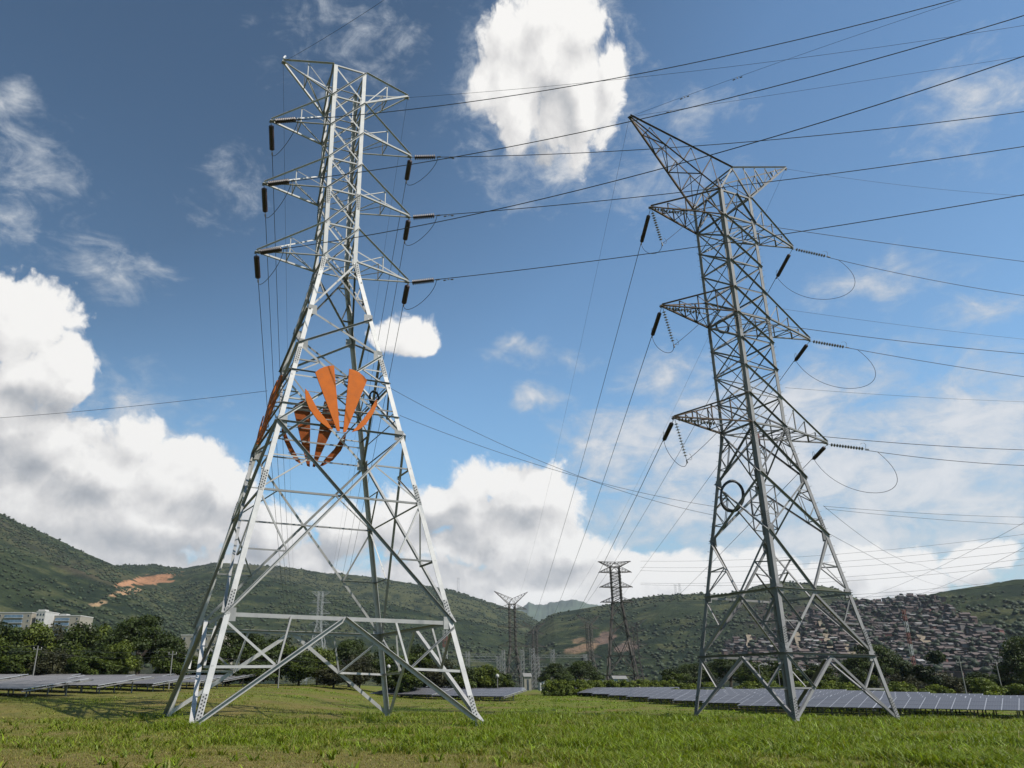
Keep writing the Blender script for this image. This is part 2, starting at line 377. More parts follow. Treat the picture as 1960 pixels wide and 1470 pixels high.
def build_grass():
    Xs = []; Ys = []; Sc = []
    for (y0, y1, dens, sc) in ((10.5, 17, 480, 1.0), (17, 26, 260, 1.15), (26, 40, 110, 1.35), (40, 62, 40, 1.8), (62, 130, 7.0, 3.0)):
        x0, x1 = -.60 * y1 - 2, .80 * y1 + 2; n = int((x1 - x0) * (y1 - y0) * dens)
        x = rng.uniform(x0, x1, n); y = rng.uniform(y0, y1, n); k = (x > -.60 * y - 1.5) & (x < .80 * y + 1.5)
        x, y = x[k], y[k]; Xs.append(x); Ys.append(y); Sc.append(np.full(len(x), sc))
    x = np.concatenate(Xs); y = np.concatenate(Ys); sc = np.concatenate(Sc)
    L = lush(x, y)
    # clumps: pull blades towards clump centres where the grass is rich
    keep = rng.random(len(x)) < (.62 + .38 * L); x, y, sc, L = x[keep], y[keep], sc[keep], L[keep]
    # broad-leaved weeds: rosettes of wide blades
    nw = 1500; wy = 10.8 + 34 * rng.random(nw) ** 1.6; wx = rng.uniform(-.6, .8, nw) * wy; kp = rng.random(nw) < .25 + .75 * lush(wx, wy); wx, wy = wx[kp], wy[kp]; nb = 11
    x = np.concatenate([x, np.repeat(wx, nb) + rng.normal(0, .05, len(wx) * nb)]); y = np.concatenate([y, np.repeat(wy, nb) + rng.normal(0, .05, len(wx) * nb)])
    nweed = len(wx) * nb; sc = np.concatenate([sc, np.full(nweed, 1.0)]); L = np.concatenate([L, np.full(nweed, .9)])
    n = len(x); cl = fbm(x * .9, y * .9, 3, 31)
    h = (.055 + .20 * L ** 1.3 * (.15 + 1.5 * sstep(cl, .3, .7))) * rng.uniform(.55, 1.35, n) * np.where(y > 62, .6, 1.0)
    w = rng.uniform(.0055, .012, n) * sc ** 1.1 * (.7 + .7 * L)
    a = rng.uniform(0, 2 * math.pi, n); lean = rng.uniform(.3, 1.9, n) * h; la = a + rng.normal(0, .5, n) + math.pi / 2
    w[-nweed:] = rng.uniform(.014, .030, nweed); h[-nweed:] = rng.uniform(.10, .30, nweed); ld_ = rng.uniform(.7, 1.6, nweed) * h[-nweed:]; lean[-nweed:] = ld_
    z = gz(x, y); B = np.stack([x, y, z - .01], -1); wd = np.stack([np.cos(a), np.sin(a), 0 * a], -1) * w[:, None]
    ld = np.stack([np.cos(la), np.sin(la), 0 * a], -1) * lean[:, None]
    up = np.zeros((n, 3)); up[:, 2] = h
    V = np.empty((n, 5, 3)); V[:, 0] = B - wd; V[:, 1] = B + wd
    V[:, 2] = B + wd * .8 + ld * .35 + up * .62; V[:, 3] = B - wd * .8 + ld * .35 + up * .62; V[:, 4] = B + ld + up * .93
    i = (np.arange(n) * 5)[:, None]
    Fq = i + np.array([[0, 1, 2, 3]]); Ft = i + np.array([[3, 2, 4]])
    dry = np.clip(rng.normal(.66 - .72 * L, .26, n), 0, 1)[:, None]
    br = (rng.uniform(.55, 1.2, n) + .7 * (rng.random(n) > .9))[:, None]
    col = (np.array([.122, .172, .009]) * (1 - dry) + np.array([.195, .140, .050]) * dry) * br
    col = np.repeat(col, 5, 0); col[4::5] *= 1.25
    o = np_mesh('grass', V.reshape(-1, 3), [Fq, Ft], M['grass'], color=col)
    tag(o, 'green and straw coloured meadow grass covering the field', 'grass', kind='stuff')
build_grass()

# ------------------------------------------------------------------ hills
RID = {
'left': (1500, 620, [(-60, .2147), (-34.59, .2147), (-28.56, .1822), (-27.26, .1727), (-25.31, .1611), (-23.63, .1485), (-21.43, .1345), (-18.5, .1151), (-14.19, .0733), (-10.51, .0219), (-8, 0)]),
'mid': (2100, 800, [(-34, .04), (-26.12, .1164), (-23.46, .1281), (-20.62, .1341), (-18.64, .1361), (-16.93, .1334), (-15.77, .1387), (-14.92, .1425), (-12.81, .1422), (-9.58, .1399), (-7.38, .1347), (-3.71, .131), (-.75, .1222), (1.46, .1162), (2.93, .1088), (4.74, .0996), (6.54, .0903), (8.28, .072), (9.98, .0482), (12.57, .0078), (14, 0)]),
'near': (1400, 700, [(2.2, 0), (3.58, .0067), (5.02, .0361), (6.48, .06), (7.59, .0781), (8.68, .089), (11.18, .0959), (12.95, .1004), (14.36, .1054), (15.75, .1086), (18.11, .1094), (19.75, .1074), (21.41, .1135), (23.37, .1203), (24.59, .1177), (26.63, .1087), (27.71, .0984), (29.22, .0772), (30.55, .0451), (31.23, .0095), (32, 0)]),
'town': (1000, 480, [(15.5, 0), (16.52, .0027), (19.26, .0307), (21.34, .0584), (23.98, .08), (26.49, .0926), (27.69, .0962), (29.1, .094), (30.53, .0978), (31.29, .0998), (33.55, .1051), (36.39, .1107), (39.76, .1181), (44.03, .1206), (60, .12)])}
def hill_z(azd, r, rough=True):
    x = r * np.sin(np.radians(azd)); y = r * np.cos(np.radians(azd)); z = np.full(np.shape(x), -8.0)
    gully = (fbm(x / 210. + y / 500., y / 260., 4, 21) - .5)
    for i, (Rc, Rf, tab) in enumerate(RID.values()):
        a = np.array(tab); e = np.interp(azd, a[:, 0], a[:, 1], left=0, right=0)
        rc = Rc * (1 + .10 * (fbm(azd * .16, azd * 0 + i, 2, 40 + i) - .5)); t = np.clip((r - Rf) / (rc - Rf), 0, 1)
        s = t ** .9 * (1 + .35 * gully * np.sin(np.pi * t)); s = np.minimum(s, (r / rc) * .999)
        zz = e * rc * np.where(r < rc, s, np.clip(1 - (r - rc) / (rc * .7), 0, 1)) + CAM_H
        z = np.maximum(z, np.where(e > 0, zz, -8))
    if rough:
        k = sstep(z, 0, 25)
        d = fbm(x / 16., y / 16., 3, 61, .6); d2 = fbm(x / 60., y / 60., 3, 71)
        z = z + k * ((d - .5) * 7.0 * sstep(d2, .3, .65) - 1.5)
    return z
def hills():
    azd = np.linspace(-46, 50, 1500); r = np.concatenate([np.geomspace(440, 1050, 120), np.geomspace(1058, 2600, 150)])
    A, Rr = np.meshgrid(azd, r); Z = hill_z(A, Rr); X = Rr * np.sin(np.radians(A)); Y = Rr * np.cos(np.radians(A))
    V = np.stack([X, Y, Z], -1).reshape(-1, 3); i = np.arange(len(V)).reshape(len(r), len(azd))
    F = np.stack([i[:-1, :-1], i[:-1, 1:], i[1:, 1:], i[1:, :-1]], -1).reshape(-1, 4)
    x, y = V[:, 0], V[:, 1]; px, py = to_px(V)
    n1 = fbm(x / 120., y / 120., 4, 81); n2 = fbm(x / 22., y / 22., 3, 91); n3 = fbm(x / 300, y / 300, 3, 95)
    green = np.array([.028, .039, .018]); pale = np.array([.066, .070, .032]); dark = np.array([.015, .024, .013])
    t = sstep(n1 * .4 + n2 * .6, .40, .58)[:, None]; c = dark * (1 - t) + green * t
    t = (sstep(n2 * .55 + n3 * .45, .50, .62) * .8)[:, None]; c = c * (1 - t) + pale * t
    t = (sstep(n3, .52, .70) * sstep(700 - px, 0, 500) * .75)[:, None]; c = c * (1 - t) + np.array([.058, .047, .033]) * t
    town = sstep(px + (n1 - .5) * 90, 1400, 1500) * sstep(1945 + (1200 - py) * -.0 - (px - 1767) * 0 - px, 0, 60)
    edge = 1135 + np.clip(px - 1760, 0, 400) * .60     # the wooded slope right of the town
    town = town * sstep(py - edge + (n1 - .5) * 40, -6, 12) * sstep(py - 1137 + (n1 - .5) * 40, 0, 30)
    town = np.where(np.hypot(x, y) < 1150, town, 0)
    tc_ = np.array([.052, .039, .033]) * (1 - sstep(n2, .45, .62)[:, None] * .75) + np.array([.018, .026, .014]) * sstep(n2, .45, .62)[:, None] * .75
    c = c * (1 - town[:, None]) + tc_ * town[:, None]
    for (cx, cy, rx, ry, cc) in [(292, 1110, 46, 10, (.27, .14, .075)), (240, 1117, 26, 6, (.34, .18, .10)), (236, 1134, 30, 6, (.30, .19, .11)), (190, 1155, 20, 5, (.28, .19, .11)),
          (1118, 1240, 42, 8, (.17, .115, .075)), (1160, 1222, 20, 12, (.13, .09, .07)), (1200, 1240, 30, 12, (.12, .088, .072)), (1110, 1225, 14, 6, (.14, .10, .06))]:
        f = 1 - np.hypot((px - cx) / rx, (py - cy + (px - cx) * .18) / ry) + (n2 - .5) * 1.6 + (n1 - .5) * .5
        k = sstep(f, .0, .3)[:, None]; c = c * (1 - k) + np.array(cc) * k
    m = bpy.data.materials.new('scrub_hillside'); m.use_nodes = True; q = G(m.node_tree); b = m.node_tree.nodes['Principled BSDF']
    b.inputs['Roughness'].default_value = .95; b.inputs['Specular IOR Level'].default_value = .05
    at = q.n('ShaderNodeAttribute', attribute_name='tint'); ge = q.n('ShaderNodeNewGeometry')
    n = q.noise(ge.outputs['Position'], .16, 6, .7); nn = q.noise(ge.outputs['Position'], .035, 4, .6)
    col = q.mix(1.0, at.outputs['Color'], q.ramp(n, [(.30, (.55, .6, .6)), (.50, (1.0, 1.0, 1.0)), (.70, (1.5, 1.4, 1.2))]), 'MULTIPLY')
    q.put(b.inputs['Base Color'], col)
    bn = q.n('ShaderNodeBump'); bn.inputs['Strength'].default_value = 1.0; bn.inputs['Distance'].default_value = 5.0
    q.put(bn.inputs['Height'], n); q.put(b.inputs['Normal'], bn.outputs[0])
    tag(np_mesh('hills', V, F, m, smooth=True, color=c), kind='structure')
    # far blue mountain
    tab = np.array([(1.0, .045), (2.91, .0719), (4.36, .0842), (6., .0946), (6.91, .0995), (8.36, .1006), (9.79, .1041), (10.51, .1046), (11.2, .0996), (12.24, .0957), (14.61, .0862), (16.9, .0709), (20, .05)])
    azd = np.linspace(1, 20, 240); r = np.linspace(4200, 6400, 40); A, Rr = np.meshgrid(azd, r)
    e = np.interp(A, tab[:, 0], tab[:, 1]); t = (Rr - 4200) / 1300
    Z = e * 5500 * np.where(t < 1, t ** .85, np.clip(1 - (t - 1), 0, 1)) * (1 + .06 * (fbm(A * 2, Rr / 500, 4, 7) - .5)) + (fbm(A * 6, Rr / 150, 3, 17) - .5) * 10
    V = np.stack([Rr * np.sin(np.radians(A)), Rr * np.cos(np.radians(A)), Z], -1).reshape(-1, 3); i = np.arange(len(V)).reshape(len(r), len(azd))
    F = np.stack([i[:-1, :-1], i[:-1, 1:], i[1:, 1:], i[1:, :-1]], -1).reshape(-1, 4)
    tag(np_mesh('mountain', V, F, mat('far_forest', (.045, .065, .035), .95, 0, .4, .004), smooth=True), kind='structure')
hills()
def bush_mass(name, P, rad, cols, label, cat, group=None):
    '''many small uneven leaf heaps merged into one far-off mass'''
    t = (1 + 5 ** .5) / 2; I = np.array([(-1, t, 0), (1, t, 0), (-1, -t, 0), (1, -t, 0), (0, -1, t), (0, 1, t), (0, -1, -t), (0, 1, -t), (t, 0, -1), (t, 0, 1), (-t, 0, -1), (-t, 0, 1)]) / 1.9
    Fi = np.array([(0, 11, 5), (0, 5, 1), (0, 1, 7), (0, 7, 10), (0, 10, 11), (1, 5, 9), (5, 11, 4), (11, 10, 2), (10, 7, 6), (7, 1, 8), (3, 9, 4), (3, 4, 2), (3, 2, 6), (3, 6, 8), (3, 8, 9), (4, 9, 5), (2, 4, 11), (6, 2, 10), (8, 6, 7), (9, 8, 1)])
    n = len(P); V = I[None] * rng.uniform(.6, 1.35, (n, 12, 1)) * np.asarray(rad)[:, None, None] * np.array([1, 1, .75]) + np.asarray(P)[:, None, :]
    F = (Fi[None] + (np.arange(n) * 12)[:, None, None]).reshape(-1, 3)
    o = np_mesh(name, V.reshape(-1, 3), F, M['leaf'], color=np.repeat(cols, 12, 0) * rng.uniform(.75, 1.25, (n * 12, 1))); tag(o, label, cat, group, 'stuff')
def scrub():
    n = 42000; a = rng.uniform(-33, 41, n); r = np.sqrt(rng.uniform(520 ** 2, 2200 ** 2, n)); z = hill_z(a, r); x = r * np.sin(np.radians(a)); y = r * np.cos(np.radians(a))
    k = (z > 8) & (fbm(x / 90, y / 90, 3, 55) + rng.normal(0, .10, n) > .50); px, py = to_px(np.stack([x, y, z], -1))
    for (cx, cy, rx, ry) in ((285, 1112, 60, 16), (1150, 1235, 75, 22)): k &= np.hypot((px - cx) / rx, (py - cy) / ry) > 1
    x, y, z = x[k], y[k], z[k]; m = len(x); c = np.array([.027, .040, .017]) * rng.uniform(.6, 1.5, (m, 1)) + rng.uniform(0, .014, (m, 1)) * np.array([1, .9, .3])
    bush_mass('scrub', np.stack([x, y, z + 1.0], -1), rng.uniform(1.0, 2.9, m), c, 'dark bushes and small trees dotting the green hills', 'scrub')
scrub()

# ------------------------------------------------------------------ lattice towers
SGN = {'FL': (-1, -1), 'FR': (1, -1), 'BR': (1, 1), 'BL': (-1, 1)}
FACES = [('FL', 'FR', (0, -1, 0)), ('FR', 'BR', (1, 0, 0)), ('BR', 'BL', (0, 1, 0)), ('BL', 'FL', (-1, 0, 0))]
class Tower:
    def __init__(self, name, loc, yaw, prof, steel, wleg, wbr, out=1, fat=1.0):
        self.root = empty(name, loc, yaw); self.prof = prof; self.steel = steel; self.wl = wleg; self.wb = wbr; self.k = 0; self.out = out; self.outw = .12; self.fat = fat
    def w(self, z): return float(np.interp(z, self.prof[0], self.prof[1]))
    def c(self, n, z): sx, sy = SGN[n]; w = self.w(z); return np.array([sx * w, sy * w, z])
    def legs(self, splices, pegs=()):
        for n, (sx, sy) in SGN.items():
            mb = MB(); zz = self.prof[0]
            for z0, z1 in zip(zz[:-1], zz[1:]):
                mb.corner(self.c(n, z0), self.c(n, z1), self.wl, (-sx, 0, 0), (0, -sy, 0), .03)
            leg = mb.build('leg', M['zinc_leg'] if self.steel == M['zinc'] else self.steel, self.root)
            for zs in splices:
                bb = MB(); a = self.c(n, zs); d = self.c(n, zs + 1) - a; d /= np.linalg.norm(d); w_ = self.wl; t_ = .014
                bb.corner(a - d * .62 + np.array([sx, sy, 0]) * t_, a + d * .62 + np.array([sx, sy, 0]) * t_, w_ * .93, (-sx, 0, 0), (0, -sy, 0), t_ - .003)
                nf_ = len(bb.f)
                for i in range(7):
                    for j in (0.28, .72):
                        p = a + d * (i * .16 - .5 + (.08 if j > .5 else 0))
                        bb.box(p + np.array([-sx * j * w_, sy * .02, 0]), (.055, .045, .055)); bb.box(p + np.array([sx * .02, -sy * j * w_, 0]), (.045, .055, .055))
                po = bb.build('splice_plate', [self.steel, M['bolt']], leg)
                po.data.polygons.foreach_set('material_index', [0] * nf_ + [1] * (len(bb.f) - nf_))
            if n in pegs:
                z = 4.0
                while z < zz[-1]:
                    v_ = int(round(z / .62)) % 2
                    pb = MB(); pb.tube([(0, 0, 0), ((sx * .20, 0, .02), (0, sy * .20, .02))[v_]], .013, 5); o = pb.build('step_peg', self.steel, leg); o.location = tuple(self.c(n, z))
                    z += .62
    def mem(self, mb, P, Q, n, w=None, deep=0, turn=None):
        self.k += 1; P, Q = np.asarray(P, float), np.asarray(Q, float)
        lo, hi = (P, Q) if P[2] < Q[2] else (Q, P); right = np.cross([0, 0, 1.0], n); sl_ = float((hi - lo) @ right) * self.out
        w = (w or self.wb) * self.fat
        if turn == 'out' or (turn is None and w >= self.outw * self.fat and abs(hi[2] - lo[2]) > .4 and sl_ > 0):  # chosen members get the outward leg, shaped to shade and darken them
            mb.angle_out(P, Q, (w or self.wb), n, off=.006 + .0011 * (self.k % 7)); return
        mb.angle(P, Q, (w or self.wb), n, off=.034 + (.018 if deep else 0) + .0011 * (self.k % 7), side=1 if self.k % 2 else -1)
    def plate(self, mb, P, n, w, h, off=.012):
        n = np.asarray(n, float); u = np.cross([0, 0, 1.0], n); u /= np.linalg.norm(u)
        mb.box(np.asarray(P, float) + n * off, (w, h, .012), np.array([u, [0, 0, 1.0], n]))
    def faces(self, f, joints=()):
        for a, b, n in FACES:
            mb = MB(); f(self, mb, a, b, np.array(n, float))
            for z in joints:
                for s_, o_ in ((a, b), (b, a)):
                    d = self.c(o_, z) - self.c(s_, z); d /= np.linalg.norm(d); k = .55 if self.w(z) > 2 else .36
                    self.plate(mb, self.c(s_, z) + d * k * .5, n, k, k * 1.15, -.016)
            mb.build('face_bracing', self.steel, self.root)
    def ring(self, z, w, cross=False):
        mb = MB()
        w *= self.fat
        for a, b, n in FACES: mb.angle(self.c(a, z), self.c(b, z), w, n, off=.031, side=-1)
        if cross:
            mb.angle(self.c('FL', z), self.c('BR', z), w * .7, (0, 0, 1), off=.05); mb.angle(self.c('FR', z), self.c('BL', z), w * .7, (0, 0, 1), off=.09)
        mb.build('horizontal_frame', self.steel, self.root)
    def arm(self, side, d, zt, z0, z1, w, steel, fr=(.5,), name='cross_arm', bases=None):
        """pyramid arm: tip at side*d, feet on the two legs of that face at z0 and z1"""
        w *= self.fat; mb = MB(); T = np.array([side * d, 0, zt])
        nf, nb = ('FR', 'BR') if side > 0 else ('FL', 'BL')
        if bases is None: lo = [self.c(nf, z0), self.c(nb, z0)]; up = [self.c(nf, z1), self.c(nb, z1)]
        else: lo, up = bases
        dn = np.array([0, 0, -1.0]); tipo = [np.array([0, -.07, 0]), np.array([0, .07, 0])]
        for k in (0, 1):
            sn = np.array([0, -1.0 if k == 0 else 1.0, 0])
            mb.angle(lo[k], T + tipo[k], w, dn, off=.0, side=1 if k == 0 else -1)
            mb.angle_out(up[k], T + tipo[k] + np.array([0, 0, .09]), w * .8, sn, off=.01 + .006 * k)
            prev = None
            for i, f in enumerate(fr):
                pl = T + (lo[k] - T) * f; pu = T + (up[k] - T) * f
                mb.angle(pl, pu, w * .55, sn, off=.02)
                if prev is not None: mb.angle(prev, pl, w * .5, sn, off=.03)
                prev = pu
            mb.angle(T + (up[k] - T) * (fr[-1] * .99), lo[k], w * .5, sn, off=.035)
        last = None
        for i, f in enumerate(fr):
            p0 = T + (lo[0] - T) * f; p1 = T + (lo[1] - T) * f
            mb.angle(p0, p1, w * .55, dn, off=.02)
            if last is not None: mb.angle(last[i % 2], (p0, p1)[1 - i % 2], w * .5, dn, off=.03)
            last = (p0, p1)
        mb.angle(last[0], lo[1], w * .5, dn, off=.035)
        mb.box(T + np.array([-side * .05, 0, -.02]), (.3, .26, .05)); mb.box(T + np.array([side * .06, 0, -.10]), (.12, .05, .16))
        return mb.build(name, steel, self.root)
def lerp(a, b, t): return a + (b - a) * t

# ---- the orange-badged tension tower
A_POS = (-6.4445, 47.2374, 0.0); A_YAW = .3814
AZ = dict(G=-.05, S5=5.043, S3=15.819, S2=21.211, S1=23.863, W=28.292, t3=30.845, L2=33.541, t2=36.04, L1=38.713, t1=41.288, T=44.025)
A_TIP = {(-1, 'T'): 4.678, (-1, 'L1'): 5.129, (-1, 'L2'): 5.211, (-1, 'W'): 5.288, (1, 'T'): 4.873, (1, 'L1'): 5.19, (1, 'L2'): 5.162, (1, 'W'): 5.181}
def tower_a():
    t = Tower('transmission_tower', A_POS, A_YAW, ([AZ['G'], AZ['W'], AZ['T']], [7.04, 1.17, 1.216]), M['zinc'], .27, .12, 1, .9)
    t.legs((0.9, 5.7, 12.2, 20.4, 27.6, 33.0))
    cross = lambda a0, a1, b0, b1: None
    def f(t, mb, a, b, n):
        z = AZ; c = t.c
        mid = lerp(c(a, z['S5']), c(b, z['S5']), .5)
        for s, o in ((a, b), (b, a)):                                  # the splayed bottom bay
            t.mem(mb, c(s, .15), mid, n, .24, 0, 'out'); m_ = lerp(c(s, .15), mid, .52); lg = c(s, z['S5'] * .52)
            t.mem(mb, lg, m_, n, .14, 1); t.mem(mb, c(s, z['S5'] - .2), m_, n, .13, 1); t.mem(mb, lerp(c(s, z['S5']), c(o, z['S5']), .27), m_, n, .12, 1)
        t.mem(mb, c(a, z['S5']), c(b, z['S5']), n, .22, 0, 'in')
        def xbay(z0, z1, w, horiz=None, red=True, bot=None, turn=None):
            za0, zb0 = bot or (z0, z0)
            A0, A1, B0, B1 = c(a, za0), c(a, z1), c(b, zb0), c(b, z1)
            wa, wb_ = np.linalg.norm(A0 - B0), np.linalg.norm(A1 - B1); k = wa / (wa + wb_); X = lerp(A0, B1, k)
            t.mem(mb, A0, B1, n, w, 0, turn); t.mem(mb, B0, A1, n, w, 1, turn)
            if horiz: t.mem(mb, c(a, X[2]), c(b, X[2]), n, horiz, 1)
            if red:
                for s, S0, S1 in ((a, A0, A1), (b, B0, B1)):
                    p = lerp(S0, X, .5); t.mem(mb, c(s, p[2]), p, n, .10, 1); t.mem(mb, c(s, X[2]), p, n, .10, 1)
                    p = lerp(S1, X, .5); t.mem(mb, c(s, p[2]), p, n, .09, 1); t.mem(mb, c(s, X[2]), p, n, .09, 1)
        xbay(z['S5'], z['S3'], .17, .12, turn='out')
        xbay(z['S3'], z['S2'], .16, .10)
        t.mem(mb, c(a, z['S3']), c(b, z['S3']), n, .11, 0, 'out')
        for zz in (17.0, 19.3): t.mem(mb, c(a, zz), c(b, zz), n, .09, 1, 'out')   # rails the badge is bolted to
        xbay(z['S2'], z['S1'], .14, None, False)
        xbay(z['S1'], z['W'], .13, None, True, turn='in')
        for k0, k1 in (('W', 't3'), ('t3', 'L2'), ('L2', 't2'), ('t2', 'L1'), ('L1', 't1'), ('t1', 'T')): xbay(z[k0], z[k1], .12, None, False)
    t.faces(f, [AZ[k] for k in ('S5', 'S3', 'S2', 'S1', 'W', 't3', 'L2', 't2', 'L1', 't1')])
    for k in ('W', 't3', 'L2', 't2', 'L1', 't1', 'T'): t.ring(AZ[k], .11, cross=k in ('W', 'L2', 'L1'))
    for s in (-1, 1):
        for k, u in (('W', 't3'), ('L2', 't2'), ('L1', 't1')): t.arm(s, A_TIP[s, k], AZ[k], AZ[k], AZ[u], .125, M['zinc'])
        t.arm(s, A_TIP[s, 'T'], AZ['T'], AZ['t1'], AZ['T'], .14, M['zinc'], name='earth_wire_arm')
    mb = MB(); mb.tube([(-4.68, 0, 44.0), (-4.68, 0, 44.35)], .05, 6); mb.tube([(-4.68, 0, 44.35), (-4.55, 0, 44.6)], .09, 6); mb.build('aviation_lamp', M['alu'], t.root)
    return t
TA = tower_a()
tag(TA.root, 'tall bright galvanised lattice pylon carrying big orange petal badges, left of the field', 'pylon')

# ---- the weathered tower on the right
B_POS = (24.5859, 57.6605, 0.0); B_YAW = .406
BZ = dict(G=-.05, Q1=4.056, Q2=8.154, Q3=12.156, Q4=16.4, L3=20.383, t3=22.725, m2=24.98, m1=27.26, L2=29.38, t2=31.612, m4=34.0, m3=36.15, L1=38.144, t1=40.578, ap=43.145, ze=46.624)
B_TIP = {(-1, 'ze'): 8.908, (-1, 'L1'): 7.702, (-1, 'L2'): 7.60, (-1, 'L3'): 7.546, (1, 'ze'): 8.344, (1, 'L1'): 7.464, (1, 'L2'): 7.614, (1, 'L3'): 7.589}
def tower_b(flat=False, fat=1.0):
    BZ = dict(globals()['BZ']); B_TIP = dict(globals()['B_TIP'])
    wb0 = 4.53
    if flat:
        wb0 = 5.3; BZ.update(Q1=5.0, Q2=11.0, Q3=17.0, Q4=22.5, L3=28.0, t3=29.6, m2=30.7, m1=31.8, L2=32.9, t2=34.5, m4=35.6, m3=36.7, L1=37.8, t1=39.6, ap=41.0, ze=41.4)
        B_TIP = {k: 5.4 for k in B_TIP}
    t = Tower('transmission_tower', B_POS, B_YAW, ([BZ['G'], BZ['L3'], BZ['t1']], [wb0, 1.648, 1.645]), M['zinc_old'], .33 * fat, .13, -1, fat)
    t.legs((0.9, 5.2, 13.0, 19.8, 28.6), pegs=('FR', 'BL'))
    def f(t, mb, a, b, n):
        z = BZ; c = t.c
        def lam(z0, z1, w):
            mid = lerp(c(a, z1), c(b, z1), .5); mid[2] -= .12
            for s in (a, b):
                t.mem(mb, c(s, z0 + .12), mid, n, w, 0, 'in'); p = lerp(c(s, z0 + .12), mid, .5)
                t.mem(mb, c(s, p[2]), p, n, .11, 1); t.mem(mb, c(s, z1 - .1), p, n, .12, 1)
            t.mem(mb, c(a, z1), c(b, z1), n, .17, 0, 'out')
        lam(z['G'], z['Q1'], .20); lam(z['Q1'], z['Q2'], .19)
        mid = lerp(c(a, z['Q2']), c(b, z['Q2']), .5)
        for s in (a, b):
            t.mem(mb, c(s, z['Q3']), mid, n, .17); p = lerp(c(s, z['Q3']), mid, .5)
            t.mem(mb, c(s, p[2] - .2), p, n, .09, 1); t.mem(mb, c(s, z['Q2'] + .1), p, n, .10, 1)
        def xbay(z0, z1, w, w2, horiz=0, red=False):
            A0, A1, B0, B1 = c(a, z0), c(a, z1), c(b, z0), c(b, z1)
            t.mem(mb, B0, A1, n, w); t.mem(mb, A0, B1, n, w2, 1)
            if horiz: t.mem(mb, A1, B1, n, horiz, 1)
            if red:
                wa, wb_ = np.linalg.norm(A0 - B0), np.linalg.norm(A1 - B1); X = lerp(A0, B1, wa / (wa + wb_))
                for s, S0, S1 in ((a, A0, A1), (b, B0, B1)):
                    for Q in (S0, S1):
                        p = lerp(Q, X, .5); t.mem(mb, c(s, p[2]), p, n, .075, 1); t.mem(mb, c(s, X[2]), p, n, .075, 1)
                    p = lerp(S0, X, .5); q_ = lerp(S1, X, .5); t.mem(mb, p, q_, n, .07, 1)
        xbay(z['Q3'], z['Q4'], .17, .14, 0, True); xbay(z['Q4'], z['L3'], .17, .14, 0, True)
        seq = ['L3', 't3', 'm2', 'm1', 'L2', 't2', 'm4', 'm3', 'L1']
        for k0, k1 in zip(seq[:-1], seq[1:]): xbay(z[k0], z[k1], .135, .085, .11)
        mid = lerp(c(a, z['t1']), c(b, z['t1']), .5)
        for s in (a, b): t.mem(mb, c(s, z['L1']), mid, n, .15)
    t.faces(f, [BZ[k] for k in ('Q1', 'Q2', 'Q3', 'Q4', 'L3', 't3', 'L2', 't2', 'L1')])
    
    for k in ('L3', 'L2', 'L1', 't1'): t.ring(BZ[k], .15, True)
    w = 1.645; a1 = np.array([0, -w, BZ['ap']]); a2 = np.array([0, w, BZ['ap']]); mb = MB()
    mb.angle(a1, a2, .16, (0, 0, 1)); mb.angle(a1 + [.12, 0, -.2], a2 + [.12, 0, -.2], .12, (0, 0, 1))
    for ap, ns in ((a1, ('FL', 'FR')), (a2, ('BL', 'BR'))):
        for n in ns: mb.angle(ap, t.c(n, BZ['t1']), .14, (0, -1 if ap is a1 else 1, 0))
    for p, q_ in (('FL', 'BR'), ('FR', 'BL')): mb.angle(t.c(p, BZ['t1']), lerp(a1, a2, .5), .07, (1, 0, 0))
    mb.angle(lerp(a1, a2, .5), t.c('FL', BZ['t1']) * [1, 0, 1], .09, (0, 1, 0)); mb.angle(lerp(a1, a2, .5), t.c('FR', BZ['t1']) * [1, 0, 1], .09, (0, 1, 0))
    mb.build('ridge_frame', M['zinc_old'], t.root)
    for s in (-1, 1):
        for k, u in (('L3', 't3'), ('L2', 't2'), ('L1', 't1')): t.arm(s, B_TIP[s, k], BZ[k], BZ[k], BZ[u], .15, M['rust'] if s < 0 else M['zinc_old'], fr=(.25, .5, .75))
        nf, nb = ('FR', 'BR') if s > 0 else ('FL', 'BL')
        lo = [t.c(nf, BZ['t1']), t.c(nb, BZ['t1'])]
        t.arm(s, B_TIP[s, 'ze'], BZ['ze'], 0, 0, .16, M['rust'] if s < 0 else M['zinc_old'], fr=(.2, .4, .6, .8), name='earth_wire_arm', bases=(lo, [a1, a2]))
    mb = MB(); mb.box((-1.3, -1.42, 19.2), (.7, .03, 1.0)); mb.build('warning_plate', mat('maroon_plate', (.10, .035, .035), .6, 0, .2, 3), t.root)
    return t
TB = tower_b(False, .88); TC = tower_b(True, 1.2); TD = tower_b(False, 1.3)
tag(TB.root, 'weathered grey lattice pylon seen corner-on with rusty left arms, right of the field', 'pylon')

def world(t, p):
    c, s = math.cos(t.root.rotation_euler.z), math.sin(t.root.rotation_euler.z); l = t.root.location
    return np.array([l.x + p[0] * c - p[1] * s, l.y + p[0] * s + p[1] * c, l.z + p[2]])

